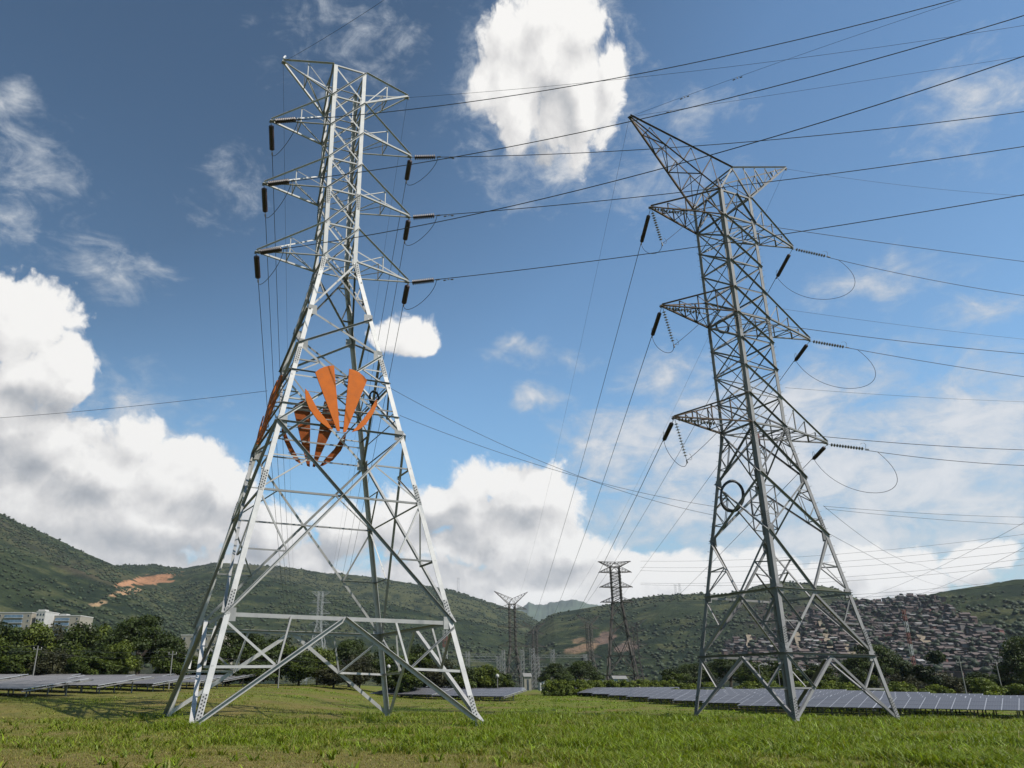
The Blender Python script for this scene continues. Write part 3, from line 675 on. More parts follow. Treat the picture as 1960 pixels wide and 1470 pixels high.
# ---- pylons farther off: copies of the two kinds
def far_tower(src, x, y, yaw, label, steel, sc=1.0, own=False):
    c = src.root if own else copy_tree(src.root, None, ('splice_plate', 'step_peg', 'warning_plate', 'aviation_lamp')); c.location = (x, y, float(gz(x, y)) - .3); c.rotation_euler = (0, 0, yaw); c.scale = (sc,) * 3
    tag(c, label, 'pylon', 'pylons standing far off')
    def paint(o):
        if o.type == 'MESH':
            o.material_slots[0].link = 'OBJECT'; o.material_slots[0].material = steel
        for k in kids(o): paint(k)
    paint(c); return c
def at_px(x, Y): d = ray(x, 1320); return float(d[0] * Y / d[1])
F1 = far_tower(TA, at_px(604, 400), 400, -.15, 'pale distant pylon against the hillside, seen through the legs of the badged pylon', M['far_zinc'])
F3 = far_tower(TC, at_px(1193, 272), 272, -.12, 'dark flat-topped pylon behind the hedge, tallest of the distant ones', M['far_steel'], own=True)
F4 = far_tower(TD, at_px(1134, 540), 540, .3, 'small dim pylon in front of the bare earth scar on the hill', M['far_steel'])
F5 = far_tower(TD, at_px(1224, 560), 560, -.2, 'small rusty pylon overlapping the right leg of the flat-topped pylon', M['far_steel'])
F6 = far_tower(TD, at_px(1027, 600), 600, .2, 'faint brown pylon between the horned pylon and the dark bushes', M['far_steel'])
F2 = far_tower(TD, at_px(984, 410), 410, .12, 'brown pylon with V-shaped horns, standing at the substation', M['far_steel'], own=True)

# ------------------------------------------------------------------ orange petal badges
PET = [[(-2.28, 17.99), (-2.25, 17.33), (-2.04, 16.74), (-1.56, 16.07), (-.93, 15.64), (-.69, 15.59), (-1.01, 16.11), (-1.57, 16.81), (-2.09, 17.8)],
 [(-1.7, 19.19), (-.39, 15.5), (-.23, 15.52), (-.55, 19.86), (-.85, 19.80), (-1.17, 19.65), (-1.45, 19.46)],
 [(.4, 19.8), (-.04, 15.48), (.14, 15.53), (1.5, 19.17), (1.28, 19.45), (1.01, 19.65), (.70, 19.76)],
 [(2.06, 18.0), (1.7, 17.3), (1.26, 16.61), (.76, 15.92), (.46, 15.55), (.91, 15.76), (1.33, 16.17), (1.81, 16.95), (2.09, 17.63)]]
def badge(ang, label):
    z0 = 15.5; w = TA.w(z0); slope = (TA.w(19.8) - w) / 4.3
    base = world(TA, np.array([math.sin(ang) * w, -math.cos(ang) * w, z0]))
    root = empty('petal_sign', base, A_YAW + ang); tag(root, label, 'sign', 'orange petal badges on the pylon')
    place = lambda x, z, o: (x, -(slope * (z - z0)) * 1.0 * 1 - .22 - o, z - z0)
    for p in PET:
        mb = MB(); n = len(p); vs = [place(x, z, 0) for x, z in p] + [place(x, z, .07) for x, z in p]
        mb.add(vs, [tuple(range(n)), tuple(range(n, 2 * n))[::-1]] + [(i, n + i, n + (i + 1) % n, (i + 1) % n) for i in range(n)])
        o = mb.build('petal', [M['orange'], M['petal_back']], root); o.data.polygons[0].material_index = 1; o.data.polygons[0].use_smooth = False
    mb = MB()
    for z, hw in ((16.2, 1.5), (17.0, 2.0), (17.9, 2.2), (19.2, 1.5)): mb.box(place(0, z, -.06), (2 * hw, .04, .045))
    mb.build('mounting_rails', M['post'], root)
badge(0, 'sunlit orange four-petal badge on the near face of the bright pylon')
badge(math.pi, 'darker orange four-petal badge on the far face of the bright pylon')
badge(-math.pi / 2, 'orange four-petal badge seen edge-on, on the left face of the bright pylon')

# ------------------------------------------------------------------ insulators, wires
def shed_mesh(n, r, pitch, core, k=12, thin=False):
    mb = MB(); prof = [(core, 0)]
    for i in range(n):
        if thin: z = i * pitch; prof += [(core, z + pitch * .1), (core * 2.6, z + pitch * .25), (r, z + pitch * .42), (r, z + pitch * .50), (core * 1.2, z + pitch * .56)]; continue
        z = i * pitch; prof += [(core, z + pitch * .18), (r, z + pitch * .42), (r * .97, z + pitch * .55), (core * 1.3, z + pitch * .78)]
    prof.append((core, n * pitch)); mb.lathe(prof, k); return mb
def string(kind, P, d, L, label, group, horn=False):
    """insulator string hung at P, running along unit vector d for L metres"""
    d = np.asarray(d, float); d /= np.linalg.norm(d)
    o = empty('insulator_string', tuple(P)); o.rotation_mode = 'QUATERNION'; o.rotation_quaternion = Vector(d).to_track_quat('Z', 'Y')
    tag(o, label, 'insulator', group); lead = .22 if kind != 'long' else .75
    if kind == 'glass': mb = shed_mesh(12, .135, (L - lead - .2) / 12, .018, 12, True); m = M['glass']
    else: mb = (shed_mesh(int((L - lead - .15) / .146), .19, .146, .06) if kind == 'disc' else shed_mesh(int((L - lead - .15) / .105), .16, .105, .085)); m = M['polymer']
    b = mb.build('disc_stack', m, o, True); b.location = (0, 0, lead)
    f = MB(); f.tube([(0, 0, -.05), (0, 0, L + .15)], .02, 6); f.box((0, 0, L + .12), (.10, .06, .26))
    f.build('end_fitting', M['fitting'], o)
    if horn:
        h = MB(); pts = [(0, .02, L - .05)] + [(.0, .32 + .26 * math.sin(x), L - .30 - .26 * math.cos(x) + .1) for x in np.linspace(-.6, 3.6, 9)]
        if kind == 'glass': pts = [(0, .02, L - .02), (0, .38, L + .04), (0, .50, L - .10), (0, .44, L - .36), (0, .36, L - .42)]
        h.tube(pts, .016, 5); h.build('arcing_horn', M['fitting'], o)
    return o, np.asarray(P) + d * L
def wire(name, pts, r, label, cat, group=None):
    mb = MB(); mb.tube(pts, r, 5); o = mb.build(name, M['wire'], None, True); tag(o, label, cat, group); return o
def run(P, az_deg, s, c, t0, t1, n=70):
    h = np.array([math.cos(R(az_deg)), math.sin(R(az_deg)), 0]); ts = np.linspace(0, 1, n) ** 1.3 * (t1 - t0) + t0
    out = []
    for t in ts:
        tc_ = min(t, 55.0); z = s * tc_ + c * tc_ * tc_ + (t - tc_) * (s + 2 * c * 55 if s + 2 * c * 55 < .12 else .12)
        out.append(P + h * t + np.array([0, 0, z]))
    return out
def sag(P, Q, sg, n=90, t0=0.0):
    P, Q = np.asarray(P, float), np.asarray(Q, float)
    return [P + (Q - P) * t + np.array([0, 0, -4 * sg * t * (1 - t)]) for t in np.linspace(t0, 1, n)]
def damper(pts, dist, label):
    """stockbridge damper: two short weights slung under a wire on a messenger strand"""
    acc = 0
    for p, q_ in zip(pts[:-1], pts[1:]):
        l = float(np.linalg.norm(q_ - p))
        if acc + l > dist:
            d = (q_ - p) / l; c = p + d * (dist - acc); o = empty('vibration_damper', tuple(c)); tag(o, label, 'damper', 'vibration dampers on the wires')
            mb = MB(); mb.box((0, 0, -.05), (.05, .05, .14)); mb.tube([-d * .26 - [0, 0, .12], d * .26 - [0, 0, .12]], .012, 5); mb.build('clamp', M['fitting'], o)
            for sg_ in (-1, 1): mb = MB(); mb.tube([d * sg_ * .18 - [0, 0, .12], d * sg_ * .36 - [0, 0, .125]], .045, 7); mb.build('weight', M['fitting'], o)
            return
        acc += l
def jumper(P, Q, drop, label, group, r=.02, out=None, sq=1.0):
    P, Q = np.asarray(P, float), np.asarray(Q, float); a = P + np.array([0, 0, -drop * 1.33]); b = Q + np.array([0, 0, -drop * 1.33])
    if out is not None: a = a + np.asarray(out); b = b + np.asarray(out) * sq
    pts = [(1 - t) ** 3 * P + 3 * (1 - t) ** 2 * t * a + 3 * (1 - t) * t * t * b + t ** 3 * Q for t in np.linspace(0, 1, 28)]
    return wire('jumper_wire', pts, r, label, 'wire', group)
ROWN = {'L1': 'top', 'L2': 'middle', 'W': 'lowest', 'L3': 'lowest'}
GA = 'brown insulator strings of the badged pylon'; GB = 'insulator strings of the weathered pylon'
GW = 'conductors leaving the badged pylon to the right'; GF_ = 'conductors running to the distant pylon'; GJ = 'jumper loops on the pylons'
A_RIGHT = {(-1, 'L1'): (-18.5, -.1902, .00325), (-1, 'L2'): (-21, -.1362, .00279), (-1, 'W'): (-24, -.1106, .00296), (1, 'L1'): (-15, -.1808, .00211), (1, 'L2'): (-18, -.1144, .00135), (1, 'W'): (-20.5, -.0745, .0012)}
A_FAR = {(-1, 'L1'): ((-59.47, 400, 37.67), 22.4), (-1, 'L2'): ((-59.22, 400, 33.5), 23.1), (-1, 'W'): ((-58.99, 400, 29.84), 20.7), (1, 'L1'): ((-50.78, 400, 36.76), 6.4), (1, 'L2'): ((-50.06, 400, 32.84), 11.5), (1, 'W'): ((-49.84, 400, 28.7), 11.9)}
for (s, k), (hd, sl_, c_) in A_RIGHT.items():
    tip = world(TA, (s * A_TIP[s, k], 0, AZ[k] - .05)); sd_ = 'left' if s < 0 else 'right'; rn = ROWN[k]
    pts = run(tip, hd, sl_, c_, 0, 170); d = pts[8] - pts[0]
    LS = 2.0
    _, e1 = string('disc', tip + [0.12, -.05, -.05], d, LS, f'dark insulator lying out to the right from the {rn} {sd_} arm of the badged pylon', GA)
    pts = run(tip, hd, sl_, c_, LS, 170)
    if s > 0: damper(pts, 1.0, f'dark damper on the conductor beside the {rn} right arm of the badged pylon')
    wire('power_line', pts, .026, f'black conductor sweeping up right from the {rn} {sd_} arm of the badged pylon', 'power line', GW)
    Q, sg = A_FAR[s, k]; far = sag(tip, Q, sg, 140); d2 = far[1] - far[0]
    L2_ = 2.5
    _, e2 = string('disc', tip + [0, .05, -.12], d2, L2_, f'dark insulator hanging from the {rn} {sd_} arm of the badged pylon towards the hills', GA)
    t0 = (L2_ + .1) / np.linalg.norm(np.array(Q) - tip)
    wire('power_line', sag(tip, Q, sg, 120, t0), .022, f'thin conductor falling away behind the badged pylon from its {rn} {sd_} arm', 'power line', GF_)
    jumper(e1, e2, .9, f'short jumper loop under the {rn} {sd_} arm of the badged pylon', GJ)
for s, hd, sl_, c_ in ((1, -15, -.1336, .00147), (-1, -38, -.0922, .00568)):
    tip = world(TA, (s * A_TIP[s, 'T'], 0, AZ['T'])); sd_ = 'left' if s < 0 else 'right'
    wire('earth_wire', run(tip, hd, sl_, c_, .1, 120), .012, f'thin earth wire rising right from the {sd_} top corner of the badged pylon', 'power line', 'earth wires')
    Q, sg = (((-59.24, 400, 42.13), 25.7) if s < 0 else ((-51.58, 400, 42.2), 9.9))
    wire('earth_wire', sag(tip, Q, sg, 120), .010, f'thin earth wire falling behind the badged pylon from its {sd_} top corner', 'power line', 'earth wires')
B_RIGHT = {(1, 'L1'): (11, -.15, .0026), (1, 'L2'): (10, -.1085, .00131), (1, 'L3'): (9, -.1147, .00368), (-1, 'L1'): (9, -.064, .00055), (-1, 'L2'): (9, -.0919, .00137), (-1, 'L3'): (8, -.0898, .00195)}
B_FAR = {(-1, 'L1'): ((43.54, 420, 19.48), 7.4), (-1, 'L2'): ((50.89, 420, 19.54), 6.0), (-1, 'L3'): ((57.96, 420, 19.1), 4.4), (1, 'L1'): ((63.64, 420, 28.47), 5.8), (1, 'L2'): ((92.15, 420, 38.95), .2), (1, 'L3'): ((107.66, 420, 32.91), 1.5)}
for (s, k), (hd, sl_, c_) in B_RIGHT.items():
    tip = world(TB, (s * B_TIP[s, k], 0, BZ[k] - .05)); sd_ = 'left' if s < 0 else 'right'; rn = ROWN[k]
    pts = run(tip, hd, sl_, c_, 0, 170); d = pts[10] - pts[0]; LS = 3.3
    _, e1 = string('glass', tip + [.1, 0, -.05], d, LS, f'string of glass discs reaching right from the {rn} {sd_} arm of the weathered pylon', GB, True)
    wire('power_line', run(tip, hd, sl_, c_, LS, 170), .024, f'conductor running off right from the {rn} {sd_} arm of the weathered pylon', 'power line', 'conductors leaving the weathered pylon')
    Q, sg = B_FAR[s, k]; far = sag(tip, Q, sg, 200); d2 = far[1] - far[0]; L2_ = 4.2
    _, e2 = string('long', tip + [0, .08, -.12], d2, L2_, f'dark rod insulator slanting back from the {rn} {sd_} arm of the weathered pylon', GB, True)
    t0 = (L2_ + .1) / np.linalg.norm(np.array(Q) - tip)
    wire('power_line', sag(tip, Q, sg, 120, t0), .026, f'conductor falling away from the {rn} {sd_} arm of the weathered pylon to the distant ones', 'power line', GF_)
    if s < 0:
        _, e3 = string('glass', tip + [.14, .12, -.1], (.20, .06, -1), 3.0, f'string of glass discs hanging straight down from the {rn} left arm of the weathered pylon', GB, True)
        jumper(e2, e3, 1.0, f'jumper wire below the {rn} left arm tip of the weathered pylon', GJ)
        pA = world(TB, (-1.9, 3.0, BZ[k] - 2.2)); e1w = run(tip, hd, sl_, c_, LS, LS + 2, 4)[1]
        jumper(e3, e1w, .15, f'jumper wire passing behind the weathered pylon under its {rn} left arm', GJ)
    else:
        q1 = run(tip, hd, sl_, c_, LS + 1.1, LS + 3, 4)[0]
        jumper(e2, q1, 3.3, f'wide hanging jumper loop beside the {rn} right arm of the weathered pylon', GJ, out=(1.5, -.6, 0), sq=2.2)
for s, hd, sl_, c_ in ((1, 6, -.1031, .00257), (-1, -14, .0024, .00005)):
    tip = world(TB, (s * B_TIP[s, 'ze'], 0, BZ['ze'])); sd_ = 'left' if s < 0 else 'right'
    wire('earth_wire', run(tip, hd, sl_, c_, .1, 130), .012, f'thin earth wire running right from the {sd_} horn of the weathered pylon', 'power line', 'earth wires')
    Q, sg = (((38.59, 420, 32.08), 8.7) if s < 0 else ((49.08, 420, 28.35), 12.0))
    wire('earth_wire', sag(tip, Q, sg, 120), .010, f'thin earth wire dropping away behind from the {sd_} horn of the weathered pylon', 'power line', 'earth wires')
tip = world(TB, (-B_TIP[-1, 'ze'], 0, BZ['ze']))
for dd_, wd_ in ((4.5, 'lower'), (8.6, 'upper')): damper(run(tip, -35, -.0225, -.00125, .1, 60), dd_, f'small damper on the steep earth wire above the left horn, {wd_} one')
damper(run(tip, -14, .0024, .00005, .1, 60), 3.2, 'small damper on the flatter earth wire just right of the left horn')
wire('earth_wire', run(tip, -35, -.0225, -.00125, .1, 60), .012, 'thin earth wire climbing steeply over the field from the left horn of the weathered pylon', 'power line', 'earth wires')
# communication cable strung between the pylons, its spare loops, and lines crossing low behind
def W3(x, y, Y): d = ray(x, y); return d * (Y / d[1]) + np.array([0, 0, CAM_H])
def coil(P, Rr, r, ax, label, sq=1.0, turns=3):
    o = MB(); u, v = np.asarray(ax[0], float), np.asarray(ax[1], float); u /= np.linalg.norm(u); v /= np.linalg.norm(v); n_ = np.cross(u, v); pts = []
    for i in range(turns * 30 + 1):
        a = i * 2 * math.pi / 30; k = 1 + .06 * math.sin(a * 1.7 + 1); pts.append(np.asarray(P) + (u * math.cos(a) * sq + v * math.sin(a)) * Rr * k + n_ * (i * r * 1.2 / 30))
    o.tube(pts, r, 6); ob = o.build('cable_coil', M['rubber'], None, True); tag(ob, label, 'cable coil', 'spare cable coils tied to the pylons')
ca, sa = math.cos(B_YAW), math.sin(B_YAW)
coil(W3(1400, 950, 57.4), 1.15, .055, ((ca * .3 + .75, sa * .3 - .1, .05), (.12, .05, 1)), 'large black cable coil tied in the lower half of the weathered pylon', .72, 4)
coil(W3(1382, 626, 59), .55, .05, ((1, .2, 0), (0, 0, 1)), 'black cable coil at the middle arm of the weathered pylon', 1, 2)
coil(W3(715, 762, 46.5), .42, .05, ((.8, .6, 0), (0, 0, 1)), 'small black cable coil beside the sunlit orange badge', .8, 3)
wire('fibre_cable', sag(W3(-250, 813, 60), W3(512, 748, 47), .35), .014, 'thin cable reaching the badged pylon from the left edge', 'cable', 'communication cables')
wire('fibre_cable', sag(W3(742, 740, 46), W3(1366, 986, 56), 1.0), .014, 'thin cable from the sunlit orange badge to the large coil, upper of two', 'cable', 'communication cables')
wire('fibre_cable', sag(W3(765, 795, 47), W3(1371, 970, 57), .7), .014, 'thin cable crossing between the two big pylons, lower of two at the left end', 'cable', 'communication cables')
wire('fibre_cable', sag(W3(1576, 968, 59), W3(1760, 1080, 120), 1.0) + sag(W3(1760, 1080, 120), W3(1880, 1122, 300), .5), .016, 'thin cable sloping down right from the right leg of the weathered pylon', 'cable', 'communication cables')
wire('fibre_cable', sag(W3(1588, 1022, 59), W3(1830, 1118, 300), 2.0), .016, 'thin cable sloping down right, the lower one at the weathered pylon', 'cable', 'communication cables')
wire('fibre_cable', sag(W3(1578, 969, 59), W3(2100, 990, 75), .3), .014, 'thin cable running level to the right edge from the weathered pylon, upper one', 'cable', 'communication cables')
wire('fibre_cable', sag(W3(1580, 974, 59), W3(2100, 1008, 75), .3), .014, 'thin cable running level to the right edge from the weathered pylon, lower one', 'cable', 'communication cables')
for (xa, ya, xb, yb, Ya, Yb, lab) in [(1496, 591, 2100, 662, 66, 90, 'from behind the middle arm'), (1503, 742, 2100, 772, 64, 90, 'between the middle and lowest arms'), ]:
    wire('fibre_cable', sag(W3(xa, ya, Ya), W3(xb, yb, Yb), .3), .013, f'thin wire leaving the weathered pylon to the right {lab}', 'cable', 'communication cables')
G3 = 'lines of the distant flat-topped pylon'
for i, (y0, y1, nm) in enumerate([(1074, 1050, 'topmost'), (1086, 1068, 'second'), (1092, 1086, 'third'), (1116, 1098, 'fourth'), (1119, 1112, 'fifth'), (1145, 1140, 'sixth'), (1148, 1150, 'lowest')]):
    wire('power_line', sag(W3(1226, y0, 292), W3(2150, y1 - 55, 200), 3.0), .035, f'faint far line leaving the flat-topped distant pylon to the right, {nm} of seven', 'power line', G3)
for i, (xa, ya, xb, yb, nm) in enumerate([(1620, 1152, 2050, 950, 'steeper of two'), (1700, 1150, 2050, 1000, 'flatter of two')]):
    wire('power_line', sag(W3(xa, ya, 500), W3(xb, yb, 160), 3.0), .04, f'faint line rising to the right edge over the green hill, {nm}', 'power line', G3)

# ------------------------------------------------------------------ solar arrays
RD = np.array([.80, -.60, 0]); PD = np.array([.60, .80, 0])        # along a row, and up the slope
ROWA = math.atan2(-.60, .80)
def module_mat():
    m = bpy.data.materials.new('solar_cells'); m.use_nodes = True; q = G(m.node_tree); b = m.node_tree.nodes['Principled BSDF']
    t = q.n('ShaderNodeTexCoord'); s = q.n('ShaderNodeSeparateXYZ'); q.put(s.inputs[0], t.outputs['Object'])
    def lines(c, pitch, w):
        f = q.m('FRACT', q.m('DIVIDE', c, pitch)); return q.m('GREATER_THAN', q.m('ABSOLUTE', q.m('SUBTRACT', f, .5)), .5 - w)
    ln = q.m('MAXIMUM', lines(s.outputs[0], .158, .045), lines(s.outputs[1], .158, .045))
    n = q.noise(t.outputs['Object'], 1.3, 3, .5)
    q.put(b.inputs['Base Color'], q.mix(ln, q.ramp(n, [(.3, (.036, .038, .050)), (.7, (.050, .051, .062))]), (.11, .108, .115)))
    lw = q.n('ShaderNodeLayerWeight'); lw.inputs[0].default_value = .5                # sky sheen painted into the base colour, paler at a grazing angle
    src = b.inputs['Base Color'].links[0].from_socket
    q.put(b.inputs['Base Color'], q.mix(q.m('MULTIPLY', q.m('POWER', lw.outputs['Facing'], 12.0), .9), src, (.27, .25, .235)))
    b.inputs['Roughness'].default_value = .38; b.inputs['IOR'].default_value = 1.18; b.inputs['Specular IOR Level'].default_value = .5
    return m
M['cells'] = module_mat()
TILT = R(9); SL = 5.0; NCOL = 10
def make_table():
    root = empty('solar_table', (0, 0, 0))
    c, s = math.cos(TILT), math.sin(TILT)
    ax = np.array([[1, 0, 0], [0, c, s], [0, -s, c]])
    first = None
    for i in range(NCOL):
        for j in range(3):
            mb = MB(); ctr = np.array([-.52 - i * 1.03, 0, 0]) + ax[1] * (.82 + j * 1.66)
            if first is None:
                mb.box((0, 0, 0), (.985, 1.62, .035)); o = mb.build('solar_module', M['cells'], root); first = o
            else:
                o = first.copy(); COL.objects.link(o); o.parent = root
            o.location = ctr; o.rotation_euler = (TILT, 0, 0)
    mb = MB(); Lx = NCOL * 1.03
    for i in range(NCOL + 1): mb.box(np.array([-i * 1.03, 0, 0]) + ax[1] * 2.5 - ax[2] * .006, (.045, 5.0, .04), ax)
    mb.build('clamp_rails', M['alu'], root)
    mb = MB()
    for v in (.6, 1.7, 3.2, 4.3): mb.box(np.array([-Lx / 2, 0, 0]) + ax[1] * v - ax[2] * .08, (Lx, .06, .09), ax)
    for x in (-.05, -Lx / 2, -Lx + .05): mb.box(np.array([x, 0, 0]) + ax[1] * 2.65 - ax[2] * .17, (.07, 5.5, .09), ax)
    mb.build('support_beams', M['post'], root)
    for x in (-1.2, -Lx * .37, -Lx * .63, -Lx + 1.2):
        for v in (.9, 4.0):
            p = np.array([x, 0, 0]) + ax[1] * v - ax[2] * .2; mb = MB(); mb.box((p[0], p[1], (p[2] - 1.5) / 2), (.09, .09, p[2] + 1.5)); mb.build('post', M['post'], root)
    return root
tproto = make_table(); used = [False]; TLABEL = {}
def place_table(end, label, group):
    """end: the lower corner of the table at its right hand (row end)"""
    o = tproto if not used[0] else copy_tree(tproto); used[0] = True
    o.location = end; o.rotation_euler = (0, 0, ROWA)
    tag(o, label, 'solar panels', group)
OR = ['front', 'second', 'third', 'fourth', 'fifth', 'sixth', 'seventh', 'eighth', 'ninth', 'tenth']
# right array: rows start on a line going away, each row runs right towards the viewer
for k in range(10):
    st = np.array([26.3 - .65 * k, 72.5 + 7.3 * k, 0])
    n = 4 if k < 3 else 3
    for j in range(n):
        e = st + RD * (10.35 * (j + 1)); zb = max(float(gz(e[0], e[1])), float(gz(st[0], st[1])) * .9) + .62
        place_table((e[0], e[1], zb), f'blue-grey solar table in the right array, {OR[k]} row, ' + ('at its left end' if j == 0 else f'{OR[j]} table from its left end'), 'solar tables of the right array')
# left array: rows end on a line going away; each runs back to the left
for k in range(5):
    e0 = [(-28.8, 60.5), (-27.0, 69.5), (-25.6, 79.0), (-24.5, 89.0), (-24.0, 99.5)][k]
    for j in range(3 if k < 3 else 2):
        e = np.array([*e0, 0]) - RD * 10.35 * j; zb = float(gz(e[0], e[1])) + .66 + .03 * k
        place_table((e[0], e[1], zb), f'pale grey solar table in the left array, {OR[k]} row, ' + ('at its right end' if j == 0 else f'{OR[j]} table from its right end'), 'solar tables of the left array')
# middle array, small in the distance
for k in range(3):
    e0 = [(8.8, 98.0), (9.6, 106.0), (10.5, 114.0)][k]
    for j in range(2):
        e = np.array([*e0, 0]) - RD * 10.35 * j; zb = float(gz(e[0], e[1])) + .55
        place_table((e[0], e[1], zb), f'distant low solar table in the middle array, {OR[k]} row, ' + ('right one' if j == 0 else 'left one'), 'solar tables of the middle array')

# ------------------------------------------------------------------ trees
def crown_mesh(name, seed, shape, n=9000, leaf=.30, base=(.040, .062, .014), hi=(.085, .115, .022)):
    """unit tree about 1 high: clumps of leaf cards spread through the crown"""
    r = np.random.default_rng(seed); cl = []
    if shape == 'umbrella':
        for i in range(60):
            a = r.uniform(0, 2 * math.pi); q = r.random() ** .55; cl.append((q * .62 * math.cos(a), q * .62 * math.sin(a), .40 + .50 * (1 - q ** 2) * r.uniform(.55, 1) + r.normal(0, .03), r.uniform(.13, .22), r.uniform(.05, .09)))
    elif shape == 'round':
        for i in range(40):
            v = r.normal(size=3); v /= np.linalg.norm(v); q = r.random() ** .45; cl.append((v[0] * q * .36, v[1] * q * .36, .56 + v[2] * q * .36, r.uniform(.12, .19), r.uniform(.09, .15)))
    elif shape == 'bush':
        for i in range(40):
            a = r.uniform(0, 2 * math.pi); q = r.random() ** .5; cl.append((q * .6 * math.cos(a), q * .6 * math.sin(a), r.uniform(.12, .82) * (1 - .4 * q), r.uniform(.12, .2), r.uniform(.09, .16)))
    else:   # topped: two or three separate dense heads
        for (x, y, z, R_, k) in ((-.16, 0, .84, .13, 10), (.08, .05, .55, .20, 14), (.30, -.05, .60, .17, 12), (-.05, .1, .42, .12, 7)):
            for i in range(k): v = r.normal(size=3); v /= np.linalg.norm(v); cl.append((x + v[0] * R_ * .7, y + v[1] * R_ * .7, z + v[2] * R_ * .6, .09, .075))
    cl = np.array(cl); per = n // len(cl); C = np.repeat(cl, per, 0); N = len(C)
    v = r.normal(size=(N, 3)); v /= np.linalg.norm(v, axis=1)[:, None]; q = r.uniform(.45, 1.05, N)[:, None]
    P = C[:, :3] + v * q * np.stack([C[:, 3], C[:, 3], C[:, 4]], 1)
    nr = v * .6 + r.normal(size=(N, 3)) * .55 + [0, 0, .45]; nr /= np.linalg.norm(nr, axis=1)[:, None]
    u = np.cross(nr, r.normal(size=(N, 3))); u /= np.linalg.norm(u, axis=1)[:, None]; w = np.cross(nr, u)
    s = (r.uniform(.5, 1.2, N) * .027 * leaf / .30)[:, None]
    V = np.stack([P - u * s, P + w * s * .55, P + u * s, P - w * s * .55], 1).reshape(-1, 3); F = np.arange(N * 4).reshape(N, 4)
    k = np.clip(r.normal(.45, .28, len(cl)), 0, 1); k = np.repeat(k, per)[:, None]; j = r.uniform(.75, 1.25, N)[:, None]
    c = (np.array(base) * (1 - k) + np.array(hi) * k) * j
    o = np_mesh('crown', V, F, M['leaf'], color=np.repeat(c, 4, 0)); return o
def trunk_mesh(seed, shape):
    r = np.random.default_rng(seed + 100); mb = MB(); h = {'umbrella': .42, 'round': .40, 'bush': .15, 'topped': .40}[shape]; rd = {'umbrella': .035, 'round': .022, 'bush': .012, 'topped': .03}[shape]
    mb.tube([(0, 0, -.03), (.01, 0, h * .4), (r.normal(0, .02), r.normal(0, .02), h)], [rd * 1.35, rd, rd * .8], 7)
    for i in range(7):
        a = r.uniform(0, 2 * math.pi); L = r.uniform(.18, .34) * (1.3 if shape == 'umbrella' else .8)
        mb.tube([(0, 0, h * .85), (math.cos(a) * L * .5, math.sin(a) * L * .5, h + L * .45), (math.cos(a) * L, math.sin(a) * L, h + L * .62)], [rd * .6, rd * .4, rd * .18], 5)
    return mb.build('trunk', M['wood'])
PROTO = {}
for kind, shape, n, leaf, b_, h_ in (('rain', 'umbrella', 15000, .26, (.016, .024, .006), (.052, .074, .011)), ('broad', 'round', 9000, .36, (.020, .030, .007), (.070, .094, .012)), ('light', 'round', 9000, .36, (.036, .050, .009), (.105, .130, .015)),
        ('brown', 'round', 7000, .34, (.026, .029, .013), (.056, .055, .022)), ('bush', 'bush', 6000, .5, (.045, .064, .010), (.140, .170, .016)), ('topped', 'topped', 6000, .36, (.014, .022, .008), (.032, .045, .012))):
    cr = crown_mesh(kind, len(PROTO) * 5 + 3, shape, n, leaf, b_, h_); tr = trunk_mesh(len(PROTO), shape); PROTO[kind] = (cr, tr, [False])
def tree(kind, px, top, Y, width, label, group='trees along the far side of the field', name='tree'):
    """px, top: where its top shows; Y: distance; width in survey units"""
    d = ray(px, top); x = float(d[0] * Y / d[1]); ztop = CAM_H + d[2] * Y / d[1]; zb = float(gz(x, Y)) - .15; h = ztop - zb
    o = empty(name, (x, Y, zb), random.uniform(0, 6.28)); cr, tr, us = PROTO[kind]
    for src in (cr, tr):
        c = src if not us[0] else src.copy()
        if us[0]: COL.objects.link(c)
        c.parent = o
    us[0] = True
    wu = {'rain': 1.45, 'broad': .92, 'light': .92, 'brown': .92, 'bush': 1.4, 'topped': .9}[kind]; hu = {'rain': .97, 'broad': 1.02, 'light': 1.02, 'brown': 1.02, 'bush': .95, 'topped': 1.0}[kind]
    sx = (width / FPX * Y / math.cos(math.atan2(x, Y))) / wu; o.scale = (sx, sx, h / hu); tag(o, label, 'bush' if kind == 'bush' else 'tree', group)
